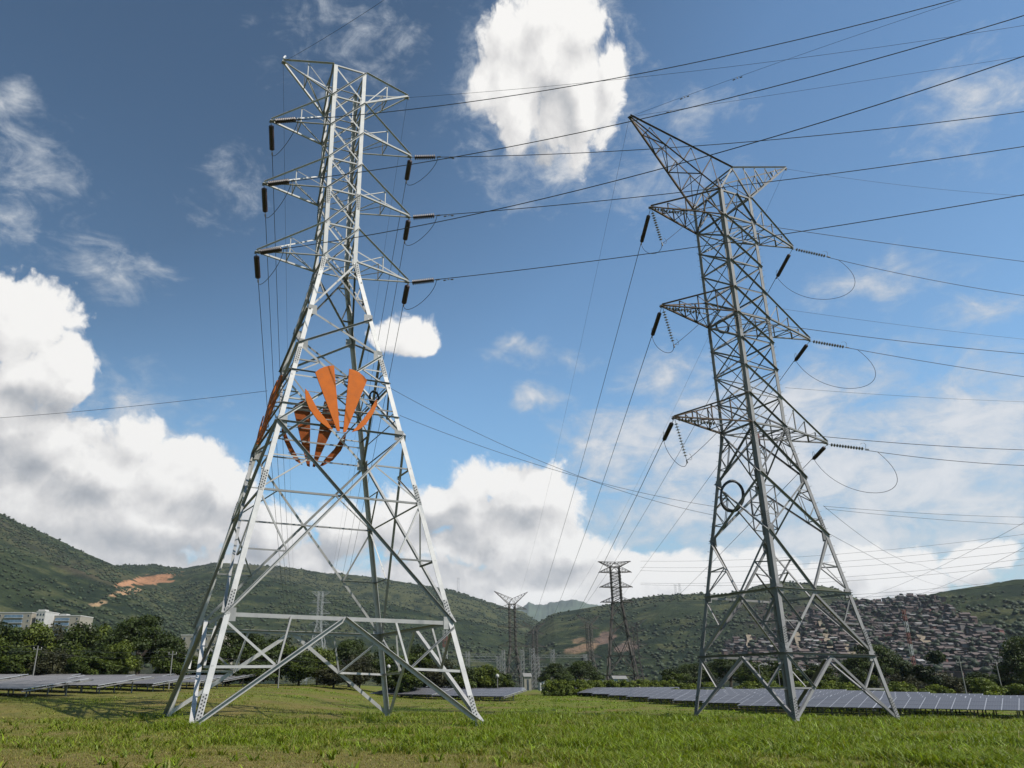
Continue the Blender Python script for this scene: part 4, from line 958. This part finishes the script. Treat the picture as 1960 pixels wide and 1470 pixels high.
TREES = [
 ('broad', 12, 1188, 108, 90, 'bushy tree at the left edge below the apartment block'), ('light', 75, 1186, 112, 80, 'yellow-green tree under the left half of the apartment block'), ('brown', 118, 1184, 116, 70, 'brownish tree in front of the white stair tower'),
 ('broad', 160, 1187, 110, 90, 'rounded tree under the right wing of the apartment block'), ('light', 205, 1192, 116, 75, 'pale tree just right of the apartment block'), ('rain', 278, 1176, 108, 165, 'big dark umbrella-crowned tree, tallest on the left'),
 ('light', 238, 1222, 102, 70, 'bright green crown in front of the big umbrella tree'), ('broad', 40, 1238, 100, 85, 'lower bushy tree behind the left utility pole'), ('brown', 105, 1236, 101, 80, 'dull low tree between the left utility pole and the umbrella tree'), ('broad', 180, 1240, 99, 85, 'dark low tree left of the umbrella tree'),
 ('broad', 335, 1232, 104, 80, 'dark tree behind the second utility pole'), ('rain', 470, 1206, 118, 150, 'wide spreading tree between the legs of the badged pylon'), ('broad', 400, 1238, 108, 80, 'dark tree behind the near left leg of the badged pylon'), ('broad', 535, 1215, 122, 90, 'deep green tree in the middle of the badged pylon base'),
 ('light', 610, 1236, 116, 80, 'fresh green tree below the pale distant pylon'), ('broad', 575, 1252, 110, 80, 'dark tree under the orange badges'), ('rain', 672, 1222, 124, 110, 'dark spreading tree left of the far right leg of the badged pylon'), ('brown', 690, 1246, 112, 62, 'grey-green rounded tree behind the far right leg of the badged pylon'),
 ('broad', 745, 1236, 118, 80, 'dark tree right of the far leg of the badged pylon'), ('broad', 800, 1230, 122, 76, 'tree below the red and white mast'), ('brown', 842, 1250, 118, 62, 'brownish tree by the near right leg of the badged pylon'), ('broad', 885, 1272, 116, 66, 'dark tree right of the near right leg of the badged pylon'), ('light', 930, 1270, 120, 72, 'rounded green tree left of the horned pylon'), ('broad', 962, 1284, 124, 44, 'small dark tree touching the horned pylon'),
 ('broad', 490, 1262, 106, 90, 'dark low tree behind the open field, left of centre'), ('brown', 640, 1268, 108, 80, 'dull low tree behind the open field'), ('broad', 770, 1270, 110, 80, 'dark low tree behind the middle array'), ('broad', 435, 1270, 104, 70, 'low dark tree at the left array end'),
 ('rain', 1062, 1268, 138, 66, 'dark flat tree right of the substation'), ('rain', 1112, 1263, 142, 84, 'yellow-green flat tree left of the flat-topped pylon'), ('broad', 1285, 1277, 150, 60, 'green tree right of the flat-topped pylon'), ('rain', 1325, 1268, 152, 80, 'dark flat tree left of the weathered pylon'),
 ('rain', 1392, 1252, 150, 110, 'wide dark tree behind the left leg of the weathered pylon'), ('broad', 1440, 1262, 140, 70, 'dark tree by the street lamp'), ('broad', 1490, 1256, 145, 80, 'dark tree behind the near leg of the weathered pylon'), ('broad', 1560, 1268, 140, 76, 'dark tree inside the base of the weathered pylon'),
 ('rain', 1665, 1230, 128, 120, 'large dark tree behind the right leg of the weathered pylon'), ('topped', 1768, 1243, 116, 74, 'dark sculpted tree with separate heads on a bare trunk'), ('rain', 1965, 1212, 112, 110, 'dark tree with bare trunk cut by the right edge'), ('brown', 1730, 1280, 124, 60, 'brown bush-like tree left of the sculpted tree'), ('brown', 1805, 1282, 122, 60, 'dull tree right of the sculpted tree'), ('broad', 1868, 1284, 124, 70, 'low dark tree near the right edge'), ('broad', 1640, 1276, 124, 60, 'low dark tree below the large tree on the right'), ('broad', 1925, 1288, 118, 60, 'low tree at the right edge behind the panels'),
]
for t in TREES: tree(*t)
HED = [(1056, 1296, 128, 'left end of the hedge'), (1075, 1296, 128, 'hedge, second clump from its left end'), (1094, 1298, 128, 'hedge, third clump from its left end'), (1113, 1295, 128, 'hedge below the yellow-green flat tree'), (1133, 1297, 129, 'hedge just right of the yellow-green flat tree'), (1152, 1297, 129, 'hedge left of the flat-topped pylon'), (1171, 1296, 129, 'hedge close to the left foot of the flat-topped pylon'), (1191, 1296, 129, 'hedge at the foot of the flat-topped pylon'), (1210, 1298, 130, 'hedge under the right foot of the flat-topped pylon'), (1229, 1295, 130, 'hedge right of the flat-topped pylon'), (1249, 1297, 130, 'hedge, third clump from its right end'), (1268, 1297, 130, 'hedge, second clump from its right end'), (1287, 1296, 131, 'right end of the hedge'),
 (1315, 1303, 112, 'round bush just past the hedge'), (1350, 1300, 112, 'round bush left of the weathered pylon'), (1432, 1298, 114, 'yellow bush behind the panels left of the near leg'), (1470, 1297, 114, 'yellow bush behind the near leg of the weathered pylon'), (1530, 1298, 114, 'yellow bush inside the weathered pylon base'), (1580, 1296, 114, 'yellow bush right of the weathered pylon centre'), (1612, 1300, 110, 'dull bush behind the braces of the weathered pylon'), (1715, 1298, 108, 'bright bush right of the weathered pylon'), (1785, 1304, 104, 'bush under the sculpted tree'), (1880, 1291, 104, 'bright round bush near the right edge'), (1945, 1302, 102, 'bush at the right edge')]
for (x, y, Y, lab) in HED: tree('bush', x, y, Y, 46 if x < 1300 else 66, 'leafy green ' + lab, 'bushes behind the solar arrays', 'bush')

# ------------------------------------------------------------------ utility poles, lamps, masts, substation, buildings
def pole(px, top, Y, h_over, label):
    d = ray(px, top); x = float(d[0] * Y / d[1]); zt = CAM_H + d[2] * Y / d[1]; zb = float(gz(x, Y)) - .2
    o = empty('utility_pole', (x, Y, zb)); tag(o, label, 'pole', 'utility poles')
    mb = MB(); mb.tube([(0, 0, 0), (0, 0, zt - zb)], [.075, .05], 8); mb.build('shaft', M['concrete'], o)
    mb = MB(); mb.box((0, 0, zt - zb - .35), (.9, .05, .06)); mb.build('cross_bar', M['concrete'], o)
    for k in (-.4, 0, .4): mb = MB(); mb.lathe([(.02, 0), (.045, .05), (.035, .11), (.015, .15)], 8, base=(k, 0, zt - zb - .29)); mb.build('insulator', M['white'], o)
    return np.array([x, Y, zt])
p1 = pole(73, 1236, 88, 0, 'slender pale utility pole behind the left array'); p2 = pole(331, 1246, 90, 0, 'utility pole right of the umbrella tree'); p3 = pole(536, 1262, 96, 0, 'thin utility pole at the edge of the open field')
p0 = p1 + np.array([-45, 1, 0]); p4 = W3(700, 1258, 97)
for a, b, nm in ((p0, p1, 'left of the first pole'), (p1, p2, 'between the first and second poles'), (p2, p3, 'between the second and third poles'), (p3, p4, 'right of the third pole')):
    for dz, hh in ((0.0, 'upper'), (-.55, 'lower')):
        wire('distribution_wire', sag(a + [0, 0, dz], b + [0, 0, dz], .4, 20), .012, f'pale thin roadside wire {nm}, {hh} strand', 'wire', 'roadside wires')
pole(1905, 1262, 104, 0, 'leaning-looking utility pole near the right edge'); pole(1836, 1262, 100, 0, 'thin utility pole right of the sculpted tree')
def lamp(px, top, Y, label, globe=False):
    d = ray(px, top); x = float(d[0] * Y / d[1]); zt = CAM_H + d[2] * Y / d[1]; zb = float(gz(x, Y)) - .2; h = zt - zb
    o = empty('street_lamp', (x, Y, zb)); tag(o, label, 'lamp', 'lamps along the far side')
    mb = MB(); mb.tube([(0, 0, 0), (0, 0, h)], [.07, .05], 7); mb.build('post', M['post'], o)
    mb = MB()
    if globe: mb.lathe([(.05, 0), (.2, .1), (.24, .25), (.18, .42), (.03, .5)], 10, base=(0, 0, h - .1))
    else: mb.tube([(0, 0, h), (.3, 0, h + .25), (.8, 0, h + .3)], .04, 6); mb.box((1.0, 0, h + .28), (.6, .2, .1))
    mb.build('lamp_head', M['white'], o)
lamp(1452, 1275, 118, 'street lamp with curved arm left of the near leg of the weathered pylon'); lamp(952, 1296, 112, 'small white lamp left of the horned pylon', True); lamp(1489, 1285, 118, 'street lamp behind the near leg of the weathered pylon'); lamp(744, 1278, 112, 'small lamp behind the far right leg of the badged pylon', True)
def mast(px, top, bot, Y, w, steel2, label, cat='mast', step=2.0, nm='lattice_mast'):
    d = ray(px, top); x = float(d[0] * Y / d[1]); zt = CAM_H + d[2] * Y / d[1]; db = ray(px, bot); zb = min(CAM_H + db[2] * Y / db[1], zt - 3)
    o = empty(nm, (x, Y, zb), .3); h = zt - zb; tag(o, label, cat, 'lattice masts in the distance'); n = max(3, int(h / step)); hw = w / 2
    z = 0; k = 0; bh = step * 2
    while z < h - .01:
        zt_ = min(z + bh, h); mb = MB()
        if h - zt_ < bh * .4: zt_ = h
        for sx in (-1, 1):
            for sy in (-1, 1): mb.box((sx * hw, sy * hw, (z + zt_) / 2), (.12, .12, zt_ - z))
        for q_ in range(2):
            z0, z1 = z + (zt_ - z) * q_ / 2, z + (zt_ - z) * (q_ + 1) / 2
            for (a, b) in (((-1, -1), (1, -1)), ((1, -1), (1, 1)), ((1, 1), (-1, 1)), ((-1, 1), (-1, -1))): mb.tube([(a[0] * hw, a[1] * hw, z0), (b[0] * hw, b[1] * hw, z1)], .06, 4)
        mb.build('lattice_section', steel2[k % 2], o); z = zt_; k += 1
    return o, h
RWm = (M['far_zinc'], M['redwhite']); M['gantry'] = mat('gantry_steel', (.17, .17, .17), .7, .0, .2, .7); GR = (M['gantry'], M['gantry'])
mast(852, 1206, 1262, 300, 1.3, RWm, 'red and white lattice mast left of the near right leg of the badged pylon')
mast(1729, 1166, 1300, 300, .8, RWm, 'thin red and white mast in front of the hillside town')
mast(877, 1106, 1132, 2050, 5, GR, 'tiny mast on the ridge right of the badged pylon'); mast(1292, 1118, 1137, 1400, 3, GR, 'tiny mast on the ridge, left of a pair'); mast(1300, 1117, 1137, 1400, 3, GR, 'tiny mast on the ridge, right of a pair')
for px, top, w, lab in ((895, 1247, 1.2, 'first grey gantry column of the substation from the left'), (954, 1256, 1.2, 'grey gantry column just left of the horned pylon'), (963, 1244, 1.0, 'tall grey gantry column left of the horned pylon centre'), (999, 1243, 1.2, 'grey gantry column just right of the horned pylon'), (1018, 1240, 1.5, 'stout pale gantry column, left of a pair'), (1027, 1256, 1.5, 'stout pale gantry column, right of a pair'), (1057, 1243, 1.3, 'grey gantry column in front of the flat tree'), (1120, 1252, 1.0, 'thin gantry column right of the substation')):
    mast(px, top, 1316, 330, w, GR, lab, 'gantry', 1.6, 'gantry_column')
def girder(xa, xb, y, Y, label):
    a, b = W3(xa, y, Y), W3(xb, y, Y); o = empty('gantry_girder', tuple(a)); tag(o, label, 'gantry', 'substation girders'); L = b - a; mb = MB()
    for dz in (0, -1.0): mb.tube([(0, 0, dz), tuple(L + [0, 0, dz])], .07, 5)
    n = 14
    for i in range(n): mb.tube([L * (i / n) + [0, 0, 0 if i % 2 else -1], L * ((i + 1) / n) + [0, 0, -1 if i % 2 else 0]], .05, 4)
    mb.build('truss', M['gantry'], o)
girder(880, 962, 1252, 332, 'long grey girder of the substation left of the horned pylon'); girder(1000, 1056, 1271, 332, 'grey girder right of the horned pylon'); girder(895, 955, 1262, 345, 'lower grey girder behind the substation columns'); girder(1018, 1120, 1254, 345, 'pale girder right of the stout gantry pair')
def shed(xa, xb, top, bot, Y, m, label):
    a, b = W3(xa, top, Y), W3(xb, bot, Y); w = b[0] - a[0]; zb = min(b[2], 1.5); h = a[2] - zb
    o = empty('shed', ((a[0] + b[0]) / 2, Y, zb)); tag(o, label, 'shed', 'small sheds beyond the field')
    mb = MB(); mb.box((0, 2, h * .4), (w, 4, h * .8)); mb.build('wall', m, o)
    mb = MB(); hw = w / 2 + .2; mb.add([(-hw, -.3, h * .8), (hw, -.3, h * .8), (hw, 4.3, h * .8), (-hw, 4.3, h * .8), (-hw, 2, h), (hw, 2, h)], [(0, 1, 5, 4), (2, 3, 4, 5), (0, 4, 3), (1, 2, 5), (0, 3, 2, 1)]); mb.build('roof', M['concrete'], o)
    mb = MB(); mb.box((0, -.03, h * .35), (w * .25, .06, h * .6)); mb.build('door', M['dark_glass'], o)
shed(1003, 1017, 1288, 1302, 260, M['cream'], 'cream shed with white roof right of the horned pylon'); shed(1033, 1043, 1297, 1308, 250, M['white'], 'small white hut left of the hedge'); shed(960, 969, 1286, 1298, 270, M['white'], 'white hut left of the horned pylon'); shed(1174, 1200, 1293, 1299, 260, M['blue_glass'], 'low bluish shed behind the hedge under the flat-topped pylon')
# apartment blocks
def block(xa, xb, top, Y, floors, label, storeys_px=8.6, depth=14, m='cream', tower=None, balc=()):
    a = W3(xa, top, Y); b = W3(xb, top + (xb - xa) * .028, Y); w = b[0] - a[0]; zb = 1.0; h = a[2] - zb
    o = empty('apartment_building', (a[0] + w / 2, Y, zb), R(-8)); tag(o, label, 'building', 'apartment blocks behind the trees')
    mb = MB(); mb.box((0, depth / 2, h / 2), (w, depth, h)); mb.build('wall', M[m], o)
    mb = MB(); mb.box((0, depth / 2, h + .25), (w + .3, depth + .3, .5)); mb.box((-w * .1, 3, h + .9), (4, 4, 1.0)); mb.build('roof', M['white'], o)
    fh = 2.85; n = max(3, int(w / 3.4))
    first = None
    for f in range(floors):
        z = h - 1.5 - f * fh
        skip = set()
        for (u0, u1) in balc:
            i0, i1 = int(u0 * n), int(u1 * n); skip |= set(range(i0, i1 + 1))
            mb = MB(); cx = (-.5 + (u0 + u1) / 2) * w; mb.box((cx, -.45, z - .35), ((u1 - u0) * w, 1.0, 1.6)); bo = mb.build('balcony', M['blue_glass'], o)
            mb = MB(); mb.box((cx, -.5, z - 1.25), ((u1 - u0) * w + .2, 1.15, .22)); mb.build('balcony_slab', M['white'], bo)
        for i in range(n):
            if i in skip: continue
            x = (-.5 + (i + .5) / n) * w; mb = MB(); mb.box((x, -.02, z), (1.25, .14, 1.35)); wi = mb.build('window', M['white'], o); mb = MB(); mb.box((x, -.06, z), (1.05, .12, 1.15)); mb.build('pane', M['dark_glass'], wi)
    return o
block(-75, 66, 1173, 480, 4, 'cream apartment block with blue balconies at the left edge', balc=((.62, .88),))
block(70, 88, 1171, 476, 4, 'white windowless stair tower between the apartment wings', m='white', balc=())
block(93, 156, 1179, 484, 4, 'cream apartment wing with balconies right of the stair tower', balc=((.22, .66),))
block(345, 432, 1216, 430, 3, 'pale low block glimpsed behind the near left leg of the badged pylon', balc=())

# ------------------------------------------------------------------ hillside town
def drape(px, py):
    """where the sight line meets the hill"""
    d = ray(px, py); h = math.hypot(d[0], d[1]); azd = math.degrees(math.atan2(d[0], d[1])); r = np.arange(480, 1120, 4.0)
    z = hill_z(np.full(len(r), azd), r, False); k = np.nonzero(z > CAM_H + d[2] / h * r)[0]
    if len(k) == 0: return None
    return np.array([r[k[0]] * d[0] / h, r[k[0]] * d[1] / h, z[k[0]]])
WALLC = {'brick': (.085, .055, .046), 'grey': (.085, .075, .070), 'white': (.16, .15, .14), 'ochre': (.09, .066, .046), 'brown': (.055, .042, .036), 'red': (.11, .042, .034)}
ROOFC = {'tile': (.075, .052, .044), 'sheet': (.10, .096, .092), 'rust': (.048, .036, .032), 'pale': (.19, .182, .175)}
HM = {k: mat('house_' + k, c, .9, 0, .2, .5) for k, c in WALLC.items()}; RM = {k: mat('roof_' + k, c, .8, 0, .2, .4) for k, c in ROOFC.items()}
def house_mesh(mb, c, w, d, h, yaw, gable):
    ca_, sa_ = math.cos(yaw), math.sin(yaw); ax = np.array([[ca_, sa_, 0], [-sa_, ca_, 0], [0, 0, 1]]); P = lambda x, y, z: c + ax[0] * x + ax[1] * y + np.array([0, 0, z])
    q = [P(x, y, z) for z in (-3, h) for x, y in ((-w/2, -d/2), (w/2, -d/2), (w/2, d/2), (-w/2, d/2))]
    walls = [(0, 1, 5, 4), (1, 2, 6, 5), (2, 3, 7, 6), (3, 0, 4, 7)]
    e = .35; r_ = [P(x, y, h + .03) for x, y in ((-w/2 - e, -d/2 - e), (w/2 + e, -d/2 - e), (w/2 + e, d/2 + e), (-w/2 - e, d/2 + e))]
    if gable: r_ += [P(-w/2 - e, 0, h + .25 * d), P(w/2 + e, 0, h + .25 * d)]; rf = [(8, 9, 13, 12), (10, 11, 12, 13), (8, 12, 11), (9, 10, 13)]
    else: r_ += [P(-w/2 - e, d/2 + e, h + .5), P(w/2 + e, d/2 + e, h + .5)]; rf = [(8, 9, 13, 12), (12, 13, 10, 11), (8, 12, 11), (9, 10, 13)]
    mb.add(q + r_, walls + rf); return 4, 4
LANES = ([(1622, 1237), (1626, 1248), (1634, 1262), (1639, 1272)], [(1572, 1194), (1576, 1206), (1582, 1218), (1585, 1232), (1592, 1248)], [(1525, 1216), (1528, 1228), (1532, 1240), (1536, 1250)], [(1433, 1220), (1436, 1230), (1434, 1240), (1438, 1246)], [(1690, 1236), (1697, 1248), (1706, 1255)], [(1762, 1222), (1770, 1232), (1778, 1238)])
def town():
    r = np.random.default_rng(5); spots = []
    tries = 0
    while len(spots) < 1500 and tries < 60000:
        tries += 1; px = r.uniform(1385, 1945); py = r.uniform(1128, 1298)
        top = np.interp(px, [1385, 1450, 1520, 1600, 1650, 1740, 1790, 1860, 1945], [1225, 1180, 1165, 1156, 1153, 1142, 1146, 1188, 1245]) + r.normal(0, 5)
        if py < top + 3: continue
        if r.random() > .55 + .45 * (fbm(np.array(px / 40.), np.array(py / 25.), 2, 3) > .5): continue
        if px < 1580 and py < np.interp(px, [1385, 1470, 1580], [1240, 1215, 1165]) + r.normal(0, 8): continue
        if any(abs(px - np.interp(py, [q[1] for q in L_], [q[0] for q in L_])) < 7 and L_[0][1] - 2 < py < L_[-1][1] + 4 for L_ in LANES): continue
        p = drape(px, py)
        if p is None or math.hypot(p[0], p[1]) > 1040: continue
        spots.append((px, py, p))
    spots.sort(key=lambda s: math.hypot(s[2][0], s[2][1])); n_ind = 290
    pal = list(WALLC); rl = list(ROOFC)
    big = {k: MB() for k in range(12)}; combos = {}
    def size(): return r.uniform(3.2, 6.4), r.uniform(3.2, 6), r.uniform(2.2, 4.2), r.uniform(-.5, .5), r.random() < .45
    rest_v = []; fm = []; mb = MB(); mats = [HM[k] for k in pal] + [RM[k] for k in rl]
    zone = lambda px, py: ('upper' if py < 1190 else 'middle' if py < 1245 else 'lower') + ' slope, ' + ('left part' if px < 1560 else 'middle part' if px < 1740 else 'right part')
    seen = {}
    for i, (px, py, p) in enumerate(spots):
        wc = pal[int(r.choice(6, p=[.36, .22, .08, .05, .27, .02]))]; rc = rl[int(r.choice(4, p=[.38, .14, .42, .06]))]
        w, d, h, yaw, ga = size()
        if i < n_ind:
            m1 = MB(); nw, nr = house_mesh(m1, np.zeros(3), w, d, h, yaw, ga); o = m1.build('house', [HM[wc], RM[rc]])
            for k, pl in enumerate(o.data.polygons): pl.material_index = 0 if k < nw else 1
            o.location = p; rn = {'tile': 'tiled', 'sheet': 'grey sheet', 'rust': 'brown', 'pale': 'whitish'}[rc]
            tag(o, f'small {wc} house with {rn} {"pitched" if ga else "lean-to"} roof, hillside town, {zone(px, py)}', 'house', 'houses of the hillside town')
        else:
            nw, nr = house_mesh(mb, p, w, d, h, yaw, ga); fm += [pal.index(wc)] * nw + [6 + rl.index(rc)] * nr
    o = mb.build('distant_houses', mats)
    o.data.polygons.foreach_set('material_index', fm); o.data.update()
    tag(o, 'mass of tiny brown houses covering the upper hillside town', 'houses', 'houses of the hillside town', 'stuff')
    # bare earth lanes climbing the slope
    lane = mat('pale_earth', (.17, .135, .09), .95, 0, .25, .3)
    for pts in LANES:
        L = [drape(*q) for q in pts]; L = [q for q in L if q is not None]
        if len(L) < 2: continue
        mb = MB(); vs = []
        for q in L: s_ = np.array([q[1], -q[0], 0]) / math.hypot(q[0], q[1]); vs += [q + s_ * 2.4 + [0, 0, 2.6], q - s_ * 2.4 + [0, 0, 2.6]]
        n = len(vs); vs += [v_ - np.array([0, 0, 4.0]) for v_ in vs]
        fs = []
        for i in range(len(L) - 1): fs += [(2*i, 2*i+1, 2*i+3, 2*i+2), (2*i, 2*i+2, n+2*i+2, n+2*i), (2*i+1, n+2*i+1, n+2*i+3, 2*i+3)]
        mb.add(vs, fs); tag(mb.build('path', lane), kind='structure')
    # trees among the houses
    cr = np.array([s_[2] for s_ in spots if r.random() < .55]); cr[:, :2] += r.normal(0, 5, (len(cr), 2)); m = len(cr)
    bush_mass('town_trees', cr + [0, 0, 3.0], r.uniform(1.4, 3.0, m), np.array([.024, .034, .017]) * r.uniform(.6, 1.4, (m, 1)), 'dark trees growing between the houses of the hillside town', 'trees')
town()

# ------------------------------------------------------------------ haze
USE_HAZE = True
if USE_HAZE:
    mb = MB(); mb.box((200, 3150, 312), (7200, 7300, 646)); hz = bpy.data.materials.new('haze_air'); hz.use_nodes = True; t = hz.node_tree; t.nodes.clear(); q = G(t)
    pv = q.n('ShaderNodeVolumePrincipled'); pv.inputs['Color'].default_value = (.80, .88, 1.0, 1); pv.inputs['Density'].default_value = .000055; pv.inputs['Anisotropy'].default_value = .2
    oo = q.n('ShaderNodeOutputMaterial'); t.links.new(pv.outputs[0], oo.inputs['Volume'])
    h = mb.build('haze', hz); tag(h, kind='stuff')
